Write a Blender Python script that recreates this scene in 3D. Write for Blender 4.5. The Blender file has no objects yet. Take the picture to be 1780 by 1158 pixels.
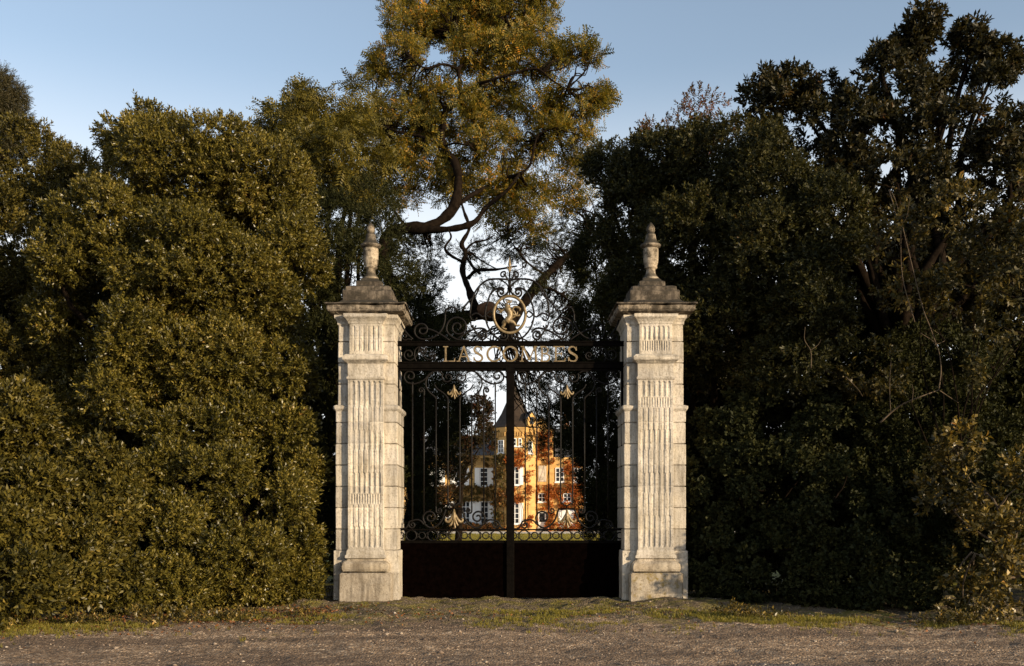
import bpy, math, random
import numpy as np
from mathutils import Vector

rng = np.random.default_rng(11)
random.seed(11)
R = math.radians
scene = bpy.context.scene
COL = scene.collection

# ------------------------------------------------------------------ camera
CAM_D, CAM_H, FPX = 18.0, 1.5, 1764.0      # metres to the gate line, eye height, focal length in photo pixels


def at(px, py, y):
    """photo measurement (1780 wide, horizon at 897) -> world point at depth y"""
    k = (y + CAM_D) / FPX
    return ((px - 890) * k, y, CAM_H - (py - 897) * k)


cam_data = bpy.data.cameras.new('camera')
cam_data.sensor_width = 36
cam_data.lens = 36 * FPX / 1780
cam_data.shift_y = (897 - 579) / 1780
cam_data.clip_end = 3000
cam = bpy.data.objects.new('camera', cam_data)
cam.location = (0, -CAM_D, CAM_H)
cam.rotation_euler = (R(90), 0, 0)
COL.objects.link(cam)
scene.camera = cam

# ------------------------------------------------------------------ light
SUN_AZ, SUN_EL = 52, 12                     # azimuth to the right of straight behind the camera
sv = Vector((math.sin(R(SUN_AZ)) * math.cos(R(SUN_EL)), -math.cos(R(SUN_AZ)) * math.cos(R(SUN_EL)), math.sin(R(SUN_EL))))
sun = bpy.data.lights.new('sun', 'SUN')
sun.energy = 4.0
sun.angle = R(0.5)
sun.color = (1.0, 0.80, 0.54)
so = bpy.data.objects.new('sun', sun)
so.rotation_euler = (-sv).to_track_quat('-Z', 'Y').to_euler()
COL.objects.link(so)

world = bpy.data.worlds.new('World')
scene.world = world
world.use_nodes = True
wn, wl = world.node_tree.nodes, world.node_tree.links
wn.clear()
wo = wn.new('ShaderNodeOutputWorld')
bg = wn.new('ShaderNodeBackground')
sky = wn.new('ShaderNodeTexSky')
sky.sky_type = 'NISHITA'
sky.sun_disc = False
sky.sun_elevation = R(SUN_EL)
sky.sun_rotation = math.atan2(sv.x, sv.y)
sky.air_density = 1.0
sky.dust_density = 0.9
sky.ozone_density = 1.3
bg.inputs['Strength'].default_value = 0.125
tc = wn.new('ShaderNodeTexCoord')
sx = wn.new('ShaderNodeSeparateXYZ')
wl.new(tc.outputs['Generated'], sx.inputs[0])
mr = wn.new('ShaderNodeMapRange')            # near-white haze painted into the low sky by elevation
mr.interpolation_type = 'SMOOTHSTEP'
mr.inputs['From Min'].default_value = 0.41
mr.inputs['From Max'].default_value = 0.20
mr.inputs['To Max'].default_value = 0.92
wl.new(sx.outputs[2], mr.inputs['Value'])
hz = wn.new('ShaderNodeMix')
hz.data_type = 'RGBA'
hz.inputs[7].default_value = (5.0, 5.1, 5.2, 1)
wl.new(mr.outputs[0], hz.inputs[0])
hs = wn.new('ShaderNodeHueSaturation')
hs.inputs['Saturation'].default_value = 0.80
hs.inputs['Value'].default_value = 1.08
wl.new(sky.outputs[0], hs.inputs['Color'])
wl.new(hs.outputs[0], hz.inputs[6])
wl.new(hz.outputs[2], bg.inputs[0])
wl.new(bg.outputs[0], wo.inputs[0])

scene.view_settings.view_transform = 'Standard'
scene.view_settings.look = 'None'
scene.view_settings.exposure = 0.8
scene.cycles.max_bounces = 5
scene.cycles.diffuse_bounces = 2
scene.cycles.transmission_bounces = 2
scene.cycles.glossy_bounces = 2


# ------------------------------------------------------------------ tagging
def tag(o, label=None, cat=None, group=None, kind=None):
    if label: o['label'] = label
    if cat: o['category'] = cat
    if group: o['group'] = group
    if kind: o['kind'] = kind
    return o


def thing(name, loc, label, cat, group=None):
    o = bpy.data.objects.new(name, None)
    o.empty_display_size = 0.3
    COL.objects.link(o)
    o.location = loc
    return tag(o, label, cat, group)


def root_loc(p):
    v = Vector((0, 0, 0))
    while p is not None:
        v += p.location
        p = p.parent
    return v


# ------------------------------------------------------------------ mesh helpers
class MB:
    """collects shapes in world coordinates, build() links them as one mesh object"""
    def __init__(self):
        self.v, self.f, self.smooth = [], [], []

    def add(self, V, F, smooth=False):
        o = len(self.v)
        self.v += [tuple(p) for p in V]
        self.f += [tuple(i + o for i in q) for q in F]
        self.smooth += [smooth] * len(F)

    def box(self, x0, x1, y0, y1, z0, z1, bev=0.0):
        if bev <= 0:
            V = [(x, y, z) for z in (z0, z1) for (x, y) in ((x0, y0), (x1, y0), (x1, y1), (x0, y1))]
            self.add(V, [(3, 2, 1, 0), (4, 5, 6, 7), (0, 1, 5, 4), (1, 2, 6, 5), (2, 3, 7, 6), (3, 0, 4, 7)])
        else:
            self.rect(0.5 * (x0 + x1), 0.5 * (y0 + y1), 0.5 * (x1 - x0), 0.5 * (y1 - y0),
                      [(-bev, z0), (0, z0 + bev), (0, z1 - bev), (-bev, z1)], corner=bev)

    def rect(self, cx, cy, hx, hy, prof, corner=0.0):
        """profile of (offset, z) swept round a rectangle"""
        V, F = [], []
        n = 8 if corner > 0 else 4
        for (o, z) in prof:
            a, b = hx + o, hy + o
            if corner > 0:
                c = corner
                V += [(cx - a + c, cy - b, z), (cx + a - c, cy - b, z), (cx + a, cy - b + c, z), (cx + a, cy + b - c, z),
                      (cx + a - c, cy + b, z), (cx - a + c, cy + b, z), (cx - a, cy + b - c, z), (cx - a, cy - b + c, z)]
            else:
                V += [(cx - a, cy - b, z), (cx + a, cy - b, z), (cx + a, cy + b, z), (cx - a, cy + b, z)]
        m = len(prof)
        for i in range(m - 1):
            for j in range(n):
                F.append((i * n + j, i * n + (j + 1) % n, (i + 1) * n + (j + 1) % n, (i + 1) * n + j))
        F.append(tuple(range(n - 1, -1, -1)))
        F.append(tuple(range((m - 1) * n, m * n)))
        self.add(V, F)

    def lathe(self, cx, cy, prof, n=32, rot=0.0, smooth=True):
        V, F = [], []
        for (r, z) in prof:
            for j in range(n):
                a = rot + 2 * math.pi * j / n
                V.append((cx + r * math.cos(a), cy + r * math.sin(a), z))
        m = len(prof)
        for i in range(m - 1):
            for j in range(n):
                F.append((i * n + j, i * n + (j + 1) % n, (i + 1) * n + (j + 1) % n, (i + 1) * n + j))
        F.append(tuple(range(n - 1, -1, -1)))
        F.append(tuple(range((m - 1) * n, m * n)))
        self.add(V, F, smooth)

    def tube(self, pts, rad, n=6, smooth=True, squash=1.0):
        P = [Vector(p) for p in pts]
        m = len(P)
        if not hasattr(rad, '__len__'):
            rad = [rad] * m
        T = []
        for i in range(m):
            t = P[min(i + 1, m - 1)] - P[max(i - 1, 0)]
            if t.length < 1e-9: t = Vector((0, 0, 1))
            T.append(t.normalized())
        ref = Vector((0, 1, 0)) if abs(T[0].y) < 0.9 else Vector((1, 0, 0))
        u = (ref - T[0] * ref.dot(T[0])).normalized()
        V, F = [], []
        for i in range(m):
            u = (u - T[i] * u.dot(T[i]))
            u = u.normalized() if u.length > 1e-6 else Vector((1, 0, 0))
            w = T[i].cross(u)
            for j in range(n):
                a = 2 * math.pi * j / n
                V.append(P[i] + (u * math.cos(a) * squash + w * math.sin(a)) * rad[i])
        for i in range(m - 1):
            for j in range(n):
                F.append((i * n + j, i * n + (j + 1) % n, (i + 1) * n + (j + 1) % n, (i + 1) * n + j))
        F.append(tuple(range(n - 1, -1, -1)))
        F.append(tuple(range((m - 1) * n, m * n)))
        self.add(V, F, smooth)

    def ribbon(self, pts, width, y0, y1):
        """flat stroke in the x-z plane, given depth"""
        m = len(pts)
        if not hasattr(width, '__len__'): width = [width] * m
        L, Rr = [], []
        for i in range(m):
            ax, az = pts[max(i - 1, 0)]
            bx, bz = pts[min(i + 1, m - 1)]
            d = math.hypot(bx - ax, bz - az) or 1e-9
            nx, nz = -(bz - az) / d, (bx - ax) / d
            h = width[i] / 2
            L.append((pts[i][0] + nx * h, pts[i][1] + nz * h))
            Rr.append((pts[i][0] - nx * h, pts[i][1] - nz * h))
        V = []
        for i in range(m):
            V += [(L[i][0], y0, L[i][1]), (Rr[i][0], y0, Rr[i][1]), (Rr[i][0], y1, Rr[i][1]), (L[i][0], y1, L[i][1])]
        F = []
        for i in range(m - 1):
            a, b = 4 * i, 4 * i + 4
            for j in range(4):
                F.append((a + j, a + (j + 1) % 4, b + (j + 1) % 4, b + j))
        F.append((3, 2, 1, 0))
        F.append((4 * m - 4, 4 * m - 3, 4 * m - 2, 4 * m - 1))
        self.add(V, F)

    def poly(self, pts, y0, y1):
        """x-z outline extruded in y"""
        n = len(pts)
        V = [(x, y0, z) for (x, z) in pts] + [(x, y1, z) for (x, z) in pts]
        F = [tuple(range(n)), tuple(range(2 * n - 1, n - 1, -1))]
        for i in range(n):
            F.append((i, i + n, (i + 1) % n + n, (i + 1) % n))
        self.add(V, F)

    def build(self, name, mat, parent=None):
        rl = root_loc(parent)
        me = bpy.data.meshes.new(name)
        me.from_pydata([(x - rl.x, y - rl.y, z - rl.z) for (x, y, z) in self.v], [], self.f)
        me.polygons.foreach_set('use_smooth', self.smooth)
        if isinstance(mat, (list, tuple)):
            for q in mat: me.materials.append(q)
        else:
            me.materials.append(mat)
        me.update()
        o = bpy.data.objects.new(name, me)
        COL.objects.link(o)
        if parent is not None: o.parent = parent
        return o


def fix_normals(o):
    import bmesh
    bm = bmesh.new()
    bm.from_mesh(o.data)
    bmesh.ops.recalc_face_normals(bm, faces=bm.faces)
    bm.to_mesh(o.data)
    bm.free()


def mesh_np(name, V, F, mat, parent=None, attrs=None, smooth=False):
    """V (N,3), F (M,k)"""
    rl = root_loc(parent)
    V = np.asarray(V, np.float32) - np.array([rl.x, rl.y, rl.z], np.float32)
    F = np.asarray(F, np.int32)
    me = bpy.data.meshes.new(name)
    me.vertices.add(len(V))
    me.vertices.foreach_set('co', V.ravel())
    me.loops.add(F.size)
    me.loops.foreach_set('vertex_index', F.ravel())
    me.polygons.add(len(F))
    me.polygons.foreach_set('loop_start', np.arange(0, F.size, F.shape[1], dtype=np.int32))
    me.update(calc_edges=True)
    for an, av in (attrs or {}).items():
        a = me.attributes.new(an, 'FLOAT', 'FACE')
        a.data.foreach_set('value', np.asarray(av, np.float32))
    if smooth:
        me.polygons.foreach_set('use_smooth', np.ones(len(F), bool))
    me.materials.append(mat)
    o = bpy.data.objects.new(name, me)
    COL.objects.link(o)
    if parent is not None: o.parent = parent
    return o


def smooth_path(pts, n=6):
    """Catmull-Rom through the points"""
    P = [np.array(p, float) for p in pts]
    P = [2 * P[0] - P[1]] + P + [2 * P[-1] - P[-2]]
    out = []
    for i in range(1, len(P) - 2):
        a, b, c, d = P[i - 1], P[i], P[i + 1], P[i + 2]
        for j in range(n):
            t = j / n
            out.append(0.5 * (2 * b + (c - a) * t + (2 * a - 5 * b + 4 * c - d) * t * t + (3 * b - a - 3 * c + d) * t ** 3))
    out.append(P[-2])
    return out


# ------------------------------------------------------------------ materials
def new_mat(name):
    m = bpy.data.materials.new(name)
    m.use_nodes = True
    nt = m.node_tree
    nt.nodes.clear()
    out = nt.nodes.new('ShaderNodeOutputMaterial')
    bs = nt.nodes.new('ShaderNodeBsdfPrincipled')
    nt.links.new(bs.outputs[0], out.inputs[0])
    return m, nt, bs, out


def ramp(nt, fac, stops, interp='LINEAR'):
    r = nt.nodes.new('ShaderNodeValToRGB')
    r.color_ramp.interpolation = interp
    els = r.color_ramp.elements
    while len(els) < len(stops): els.new(0.5)
    for e, (p, c) in zip(els, stops):
        e.position = p
        e.color = (c[0], c[1], c[2], 1) if hasattr(c, '__len__') else (c, c, c, 1)
    nt.links.new(fac, r.inputs[0])
    return r.outputs[0]


def noise(nt, scale, detail=5, rough=0.6, vec=None, dist=0.0):
    n = nt.nodes.new('ShaderNodeTexNoise')
    n.inputs['Scale'].default_value = scale
    n.inputs['Detail'].default_value = detail
    n.inputs['Roughness'].default_value = rough
    n.inputs['Distortion'].default_value = dist
    if vec is None:
        g = nt.nodes.new('ShaderNodeNewGeometry')
        vec = g.outputs['Position']
    nt.links.new(vec, n.inputs['Vector'])
    return n.outputs['Fac']


def scaled_pos(nt, s):
    g = nt.nodes.new('ShaderNodeNewGeometry')
    m = nt.nodes.new('ShaderNodeMapping')
    m.inputs['Scale'].default_value = s
    nt.links.new(g.outputs['Position'], m.inputs['Vector'])
    return m.outputs[0]


def mix(nt, fac, a, b, mode='MIX'):
    n = nt.nodes.new('ShaderNodeMix')
    n.data_type = 'RGBA'
    n.blend_type = mode
    for i, s in ((0, fac), (6, a), (7, b)):
        if isinstance(s, bpy.types.NodeSocket):
            nt.links.new(s, n.inputs[i])
        elif i == 0:
            n.inputs[0].default_value = s
        else:
            n.inputs[i].default_value = (s[0], s[1], s[2], 1)
    return n.outputs[2]


def bump(nt, bs, h, strength=0.4, dist=0.02):
    b = nt.nodes.new('ShaderNodeBump')
    b.inputs['Strength'].default_value = strength
    b.inputs['Distance'].default_value = dist
    nt.links.new(h, b.inputs['Height'])
    nt.links.new(b.outputs[0], bs.inputs['Normal'])


def math_node(nt, op, a, b):
    n = nt.nodes.new('ShaderNodeMath')
    n.operation = op
    for i, s in enumerate((a, b)):
        if isinstance(s, bpy.types.NodeSocket): nt.links.new(s, n.inputs[i])
        else: n.inputs[i].default_value = s
    return n.outputs[0]


def stone_mat(name, light, dark, grime, grime_lo, grime_hi, lichen=None, top_dirt=0.0):
    m, nt, bs, out = new_mat(name)
    n1 = noise(nt, 3.0, 6, 0.65)
    base = ramp(nt, n1, [(0.3, dark), (0.65, light)])
    blk = noise(nt, 1.0, 2, 0.5, scaled_pos(nt, (0.9, 0.9, 2.6)))
    base = mix(nt, ramp(nt, blk, [(0.42, 0.0), (0.6, 0.5)]), base, (light[0] * 0.72, light[1] * 0.74, light[2] * 0.8))
    # each course of stones has its own tone
    gq = nt.nodes.new('ShaderNodeNewGeometry')
    sq = nt.nodes.new('ShaderNodeSeparateXYZ')
    nt.links.new(gq.outputs['Position'], sq.inputs[0])
    cq = nt.nodes.new('ShaderNodeCombineXYZ')
    nt.links.new(math_node(nt, 'FLOOR', math_node(nt, 'DIVIDE', math_node(nt, 'SUBTRACT', sq.outputs[2], 0.134), 0.378), 0.0), cq.inputs[2])
    nt.links.new(math_node(nt, 'FLOOR', math_node(nt, 'MULTIPLY', sq.outputs[0], 1.6), 0.0), cq.inputs[0])
    wq = nt.nodes.new('ShaderNodeTexWhiteNoise')
    nt.links.new(cq.outputs[0], wq.inputs['Vector'])
    base = mix(nt, 1.0, base, ramp(nt, wq.outputs['Value'], [(0.0, (0.74, 0.73, 0.72)), (0.5, (0.98, 0.96, 0.92)), (1.0, (1.08, 1.06, 1.04))]), 'MULTIPLY')
    st = noise(nt, 1.0, 6, 0.7, scaled_pos(nt, (9, 9, 1.1)))
    base = mix(nt, ramp(nt, st, [(grime_lo, 0.0), (grime_hi, 0.65)]), base, grime)
    n3 = noise(nt, 24, 6, 0.8)
    base = mix(nt, ramp(nt, n3, [(0.50, 0.0), (0.68, 0.8)]), base, (grime[0] * 1.5, grime[1] * 1.4, grime[2] * 1.2))
    if lichen:
        n4 = noise(nt, 7, 6, 0.7)
        base = mix(nt, ramp(nt, n4, [(lichen[1], 0.0), (lichen[1] + 0.1, 0.85)]), base, lichen[0])
    if top_dirt > 0:
        n5 = noise(nt, 4.5, 7, 0.72)
        base = mix(nt, ramp(nt, n5, [(0.46, 0.0), (0.56, 0.8)]), base, (0.034, 0.028, 0.020))
        g = nt.nodes.new('ShaderNodeNewGeometry')
        s = nt.nodes.new('ShaderNodeSeparateXYZ')
        nt.links.new(g.outputs['Normal'], s.inputs[0])
        f = math_node(nt, 'MULTIPLY', ramp(nt, s.outputs[2], [(0.15, 0.0), (0.5, 1.0)]), top_dirt)
        base = mix(nt, f, base, (0.035, 0.03, 0.022))
    nt.links.new(base, bs.inputs['Base Color'])
    bs.inputs['Roughness'].default_value = 0.9
    bs.inputs['Specular IOR Level'].default_value = 0.2
    h = math_node(nt, 'ADD', noise(nt, 38, 6, 0.7), math_node(nt, 'MULTIPLY', noise(nt, 9, 4, 0.6), 1.2))
    bump(nt, bs, h, 0.55, 0.02)
    return m


M_STONE = stone_mat('limestone', (0.67, 0.61, 0.52), (0.47, 0.415, 0.33), (0.085, 0.068, 0.045), 0.46, 0.70)
M_STONE_CAP = stone_mat('weathered_limestone', (0.50, 0.42, 0.32), (0.26, 0.205, 0.145), (0.030, 0.024, 0.018), 0.38, 0.56, None, 0.95)
M_STONE_BLACK = stone_mat('blackened_limestone', (0.25, 0.205, 0.155), (0.10, 0.08, 0.06), (0.028, 0.023, 0.018), 0.40, 0.56, None, 0.9)
M_STONE_URN = stone_mat('urn_limestone', (0.52, 0.44, 0.33), (0.31, 0.25, 0.18), (0.06, 0.05, 0.035), 0.50, 0.70, None, 0.75)
M_STONE_BASE = stone_mat('base_limestone', (0.56, 0.49, 0.39), (0.33, 0.27, 0.19), (0.07, 0.052, 0.035), 0.44, 0.66)
M_STONE_LICHEN = stone_mat('lichened_limestone', (0.56, 0.49, 0.39), (0.33, 0.27, 0.19), (0.07, 0.052, 0.035), 0.46, 0.68, ((0.20, 0.14, 0.035), 0.52))


def plain(name, col, rough=0.6, metal=0.0, spec=0.5, var=0.3, vscale=8, bmp=0.0, bscale=40):
    m, nt, bs, out = new_mat(name)
    n = noise(nt, vscale, 5, 0.65)
    c = ramp(nt, n, [(0.3, [q * (1 - var) for q in col]), (0.7, [q * (1 + var) for q in col])])
    nt.links.new(c, bs.inputs['Base Color'])
    bs.inputs['Roughness'].default_value = rough
    bs.inputs['Metallic'].default_value = metal
    bs.inputs['Specular IOR Level'].default_value = spec
    if bmp: bump(nt, bs, noise(nt, bscale, 5, 0.7), bmp, 0.01)
    return m


M_IRON = plain('black_painted_iron', (0.0032, 0.0024, 0.0018), 0.7, 0, 0.03, 0.5, 12, 0.2)
M_IRON_BAR = plain('highlit_iron_bar', (0.006, 0.0045, 0.0035), 0.55, 0, 0.18, 0.5, 12, 0.2)  # lighter than the frame iron: grey-brown highlights put into the colour
M_IRON_RUST = plain('worn_iron', (0.0016, 0.0008, 0.0006), 0.85, 0, 0.0, 0.6, 10, 0.25)


def gold_mat():
    m, nt, bs, out = new_mat('worn_gilding')
    n = noise(nt, 30, 5, 0.7)
    n = noise(nt, 14, 6, 0.8)
    c = ramp(nt, n, [(0.34, (0.05, 0.033, 0.018)), (0.48, (0.20, 0.14, 0.06)), (0.70, (0.31, 0.24, 0.16))])
    nt.links.new(c, bs.inputs['Base Color'])
    bs.inputs['Metallic'].default_value = 0.25
    bs.inputs['Roughness'].default_value = 0.45
    bump(nt, bs, noise(nt, 60, 4, 0.6), 0.3, 0.01)
    return m


M_GOLD = gold_mat()


def leaf_mat(name, stops, trans=0.28, rough=0.42, spec=0.5, tcol=(1.25, 1.15, 0.5)):
    """colour from a random value per leaf, varied per sprig"""
    m, nt, bs, out = new_mat(name)
    a = nt.nodes.new('ShaderNodeAttribute')
    a.attribute_name = 'rnd'
    b = nt.nodes.new('ShaderNodeAttribute')
    b.attribute_name = 'spr'
    f = math_node(nt, 'ADD', math_node(nt, 'MULTIPLY', a.outputs['Fac'], 0.55), math_node(nt, 'MULTIPLY', b.outputs['Fac'], 0.45))
    c = ramp(nt, f, stops)
    nt.links.new(c, bs.inputs['Base Color'])
    bs.inputs['Roughness'].default_value = rough
    bs.inputs['Specular IOR Level'].default_value = spec
    tr = nt.nodes.new('ShaderNodeBsdfTranslucent')
    nt.links.new(mix(nt, 1.0, c, tcol, 'MULTIPLY'), tr.inputs['Color'])
    mx = nt.nodes.new('ShaderNodeMixShader')
    mx.inputs[0].default_value = trans
    nt.links.new(bs.outputs[0], mx.inputs[1])
    nt.links.new(tr.outputs[0], mx.inputs[2])
    nt.links.new(mx.outputs[0], out.inputs[0])
    return m


L_OLIVE = leaf_mat('olive_evergreen_leaves', [(0.0, (0.022, 0.022, 0.005)), (0.3, (0.066, 0.058, 0.010)), (0.7, (0.165, 0.132, 0.021)), (0.92, (0.32, 0.24, 0.055)), (1.0, (0.17, 0.05, 0.014))], 0.2, 0.38, 0.4)
L_OLIVE_DEEP = leaf_mat('deep_olive_leaves', [(0.0, (0.018, 0.018, 0.005)), (0.35, (0.058, 0.050, 0.010)), (0.75, (0.145, 0.114, 0.019)), (0.93, (0.28, 0.205, 0.048)), (1.0, (0.20, 0.055, 0.016))], 0.2, 0.42, 0.3)
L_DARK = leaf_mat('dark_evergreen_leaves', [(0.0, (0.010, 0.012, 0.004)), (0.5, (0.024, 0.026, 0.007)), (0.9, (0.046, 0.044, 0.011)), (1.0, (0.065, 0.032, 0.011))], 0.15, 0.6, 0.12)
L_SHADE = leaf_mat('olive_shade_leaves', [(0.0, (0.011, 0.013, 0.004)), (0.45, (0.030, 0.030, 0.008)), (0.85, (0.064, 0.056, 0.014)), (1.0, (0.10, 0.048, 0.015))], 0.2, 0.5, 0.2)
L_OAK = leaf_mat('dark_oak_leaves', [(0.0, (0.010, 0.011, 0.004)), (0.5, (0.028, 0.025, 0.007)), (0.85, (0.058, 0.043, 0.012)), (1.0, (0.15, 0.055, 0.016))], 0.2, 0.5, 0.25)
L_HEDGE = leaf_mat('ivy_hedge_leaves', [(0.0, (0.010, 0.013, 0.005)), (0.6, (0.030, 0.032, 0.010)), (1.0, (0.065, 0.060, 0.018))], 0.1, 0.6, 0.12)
L_YELLOW = leaf_mat('yellowing_leaves', [(0.0, (0.016, 0.016, 0.005)), (0.45, (0.055, 0.044, 0.010)), (0.75, (0.20, 0.140, 0.030)), (0.95, (0.45, 0.30, 0.08)), (1.0, (0.24, 0.06, 0.018))], 0.22, 0.40, 0.4)
L_TAWNY = leaf_mat('tawny_shade_leaves', [(0.0, (0.016, 0.016, 0.005)), (0.5, (0.048, 0.041, 0.010)), (0.82, (0.13, 0.094, 0.022)), (0.96, (0.34, 0.22, 0.05)), (1.0, (0.18, 0.045, 0.013))], 0.2, 0.45, 0.3)
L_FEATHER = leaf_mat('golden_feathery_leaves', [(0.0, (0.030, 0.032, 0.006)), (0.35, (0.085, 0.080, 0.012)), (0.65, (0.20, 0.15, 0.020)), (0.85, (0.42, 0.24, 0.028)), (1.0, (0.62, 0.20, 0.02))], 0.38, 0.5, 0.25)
L_FEATHER_GREEN = leaf_mat('green_feathery_leaves', [(0.0, (0.028, 0.028, 0.006)), (0.5, (0.095, 0.080, 0.013)), (0.9, (0.20, 0.15, 0.022)), (1.0, (0.32, 0.20, 0.03))], 0.3, 0.5, 0.25)
L_RUSSET = leaf_mat('dark_russet_leaves', [(0.0, (0.015, 0.014, 0.006)), (0.6, (0.03, 0.022, 0.008)), (0.85, (0.07, 0.022, 0.008)), (1.0, (0.22, 0.045, 0.012))], 0.2, 0.6, 0.15)
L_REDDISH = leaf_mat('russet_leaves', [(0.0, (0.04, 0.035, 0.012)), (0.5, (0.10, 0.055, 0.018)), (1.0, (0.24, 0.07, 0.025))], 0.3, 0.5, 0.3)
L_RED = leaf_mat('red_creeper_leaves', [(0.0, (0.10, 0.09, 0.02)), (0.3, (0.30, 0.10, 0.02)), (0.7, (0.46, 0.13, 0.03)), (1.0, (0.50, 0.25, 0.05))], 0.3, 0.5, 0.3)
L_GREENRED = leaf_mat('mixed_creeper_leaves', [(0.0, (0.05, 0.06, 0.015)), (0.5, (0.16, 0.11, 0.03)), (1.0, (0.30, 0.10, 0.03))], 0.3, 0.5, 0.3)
L_CEDAR = leaf_mat('cedar_needles', [(0.0, (0.02, 0.025, 0.010)), (1.0, (0.075, 0.055, 0.02))], 0.15, 0.5, 0.3)
L_GRASS = leaf_mat('grass_blades', [(0.0, (0.07, 0.065, 0.012)), (0.5, (0.18, 0.155, 0.022)), (1.0, (0.32, 0.25, 0.05))], 0.25, 0.5, 0.3)
L_LITTER = leaf_mat('fallen_leaf_litter', [(0.0, (0.06, 0.03, 0.015)), (0.5, (0.14, 0.06, 0.022)), (0.85, (0.26, 0.10, 0.03)), (1.0, (0.40, 0.27, 0.12))], 0.1, 0.6, 0.3)
M_BARK = plain('dark_bark', (0.011, 0.0075, 0.005), 0.95, 0, 0.03, 0.7, 9, 1.0, 16)
M_BARK_PALE = plain('pale_twig_bark', (0.10, 0.072, 0.046), 0.85, 0, 0.2, 0.35, 9, 0.5, 30)
M_WOOD_CUT = plain('torn_wood', (0.16, 0.075, 0.035), 0.9, 0, 0.2, 0.4, 14, 0.6, 30)

# ================================================================== gate pillars
def zpx(py, y=0.0):
    return at(0, py, y)[2]


def flute_panel(name, cx, z0, z1, hw, yf, joints, seed, parent, mat):
    """fluted stone panel as a real relief: grooves, cabled grooves and course joints"""
    r = np.random.default_rng(seed)
    nx, nz = 92, int((z1 - z0) / 0.011)
    xs = np.linspace(-hw, hw, nx)
    zs = np.linspace(z0, z1, nz)
    X, Z = np.meshgrid(xs, zs)
    margin = 0.045
    n_fl = 6
    pitch = (2 * hw - 2 * margin) / n_fl
    u = (X + hw - margin) / pitch
    fi = np.floor(u)
    t = np.abs((u - fi) - 0.5) * 2                      # 0 centre of the flute, 1 at the fillet
    inside = (fi >= 0) & (fi < n_fl)
    edges = [z0 + 0.05]
    while edges[-1] < z1 - 0.2:
        edges.append(edges[-1] + (0.378 if r.random() < 0.6 else 0.57 if r.random() < 0.5 else 0.19))
    edges[-1] = z1 - 0.04
    H = np.zeros_like(X)
    kind = r.integers(0, 3)
    for a, b in zip(edges[:-1], edges[1:]):
        kind = 2 if b - a < 0.25 else (0 if kind else 1)
        wid, dep = ((0.74, 0.020), (0.46, 0.016), (0.86, 0.018))[kind]
        endr = pitch * 0.4
        zz = np.minimum(Z - a, b - Z)
        endf = np.clip(zz / endr, 0, 1)
        lim = wid * np.sqrt(np.clip(1 - (1 - endf) ** 2, 0, 1))
        prof = np.sqrt(np.clip(1 - (t / np.maximum(lim, 1e-3)) ** 2, 0, 1))
        if kind == 2:                                   # cabled: bead inside the groove
            prof = np.clip(prof - 1.0 * np.clip(1 - (t / 0.5) ** 2, 0, 1), 0.0, 1) * 1.2
        mask = inside & (Z >= a) & (Z < b)
        H = np.where(mask, dep * prof, H)
    for j in joints:
        H = np.maximum(H, 0.014 * np.exp(-((Z - j) / 0.007) ** 2))
    wear = sum(np.sin(X * a + Z * b + c) for a, b, c in zip(r.uniform(-14, 14, 6), r.uniform(-10, 10, 6), r.uniform(0, 6, 6))) / 6
    fl_r = r.uniform(0.7, 1.1, (64, n_fl))
    H = H * fl_r[np.clip(((Z - z0) / 0.19).astype(int), 0, 63), np.clip(fi, 0, n_fl - 1).astype(int)]
    H = np.maximum(H * (0.88 + 0.45 * wear), 0) + 0.006 * wear + r.normal(0, 0.0009, H.shape)
    Y = yf + H
    Y[:, 0] = 0.02
    Y[:, -1] = 0.02
    Xc = X.copy()
    Xc[:, 0] = Xc[:, 1] - 0.001
    Xc[:, -1] = Xc[:, -2] + 0.001
    V = np.stack([Xc + cx, Y, Z], -1).reshape(-1, 3)
    i = np.arange(nz - 1)[:, None] * nx + np.arange(nx - 1)[None, :]
    F = np.stack([i, i + 1, i + nx + 1, i + nx], -1).reshape(-1, 4)
    return mesh_np(name, V, F, mat, parent, smooth=False)


def erode(o, amp=0.010, seg=0.07, seed=0.0):
    """weathered stone: cut long edges up and push the surface about"""
    import bmesh
    from mathutils import noise as mn
    bm = bmesh.new()
    bm.from_mesh(o.data)
    for it in range(5):
        es = [e for e in bm.edges if e.calc_length() > seg * 1.6]
        if not es or len(bm.verts) > 30000: break
        bmesh.ops.subdivide_edges(bm, edges=es, cuts=1, use_grid_fill=True)
    bmesh.ops.triangulate(bm, faces=[f for f in bm.faces if len(f.verts) > 4])
    bm.normal_update()
    for v in bm.verts:
        p = v.co * 1.0 + Vector((seed, seed * .7, 0))
        n = mn.noise(p * 3.1) * 0.6 + mn.noise(p * 9.0) * 0.55 + mn.noise(p * 23.0) * 0.35
        v.co += v.normal * (n - 0.25) * amp
    bm.to_mesh(o.data)
    bm.free()


PL_X, PR_X = at(637, 0, 0)[0], at(1138.5, 0, 0)[0]
PCY = 0.55
r1 = random.Random(5)
pil = thing('gate_pillar', (PL_X, PCY, 0), 'pale fluted stone gate pillar topped by an urn, on the lit side beside the olive bush', 'pillar', 'stone pillars flanking the gate')
cx = PL_X
Z_LEDGE, Z_TOP = 3.46, 5.05
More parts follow.
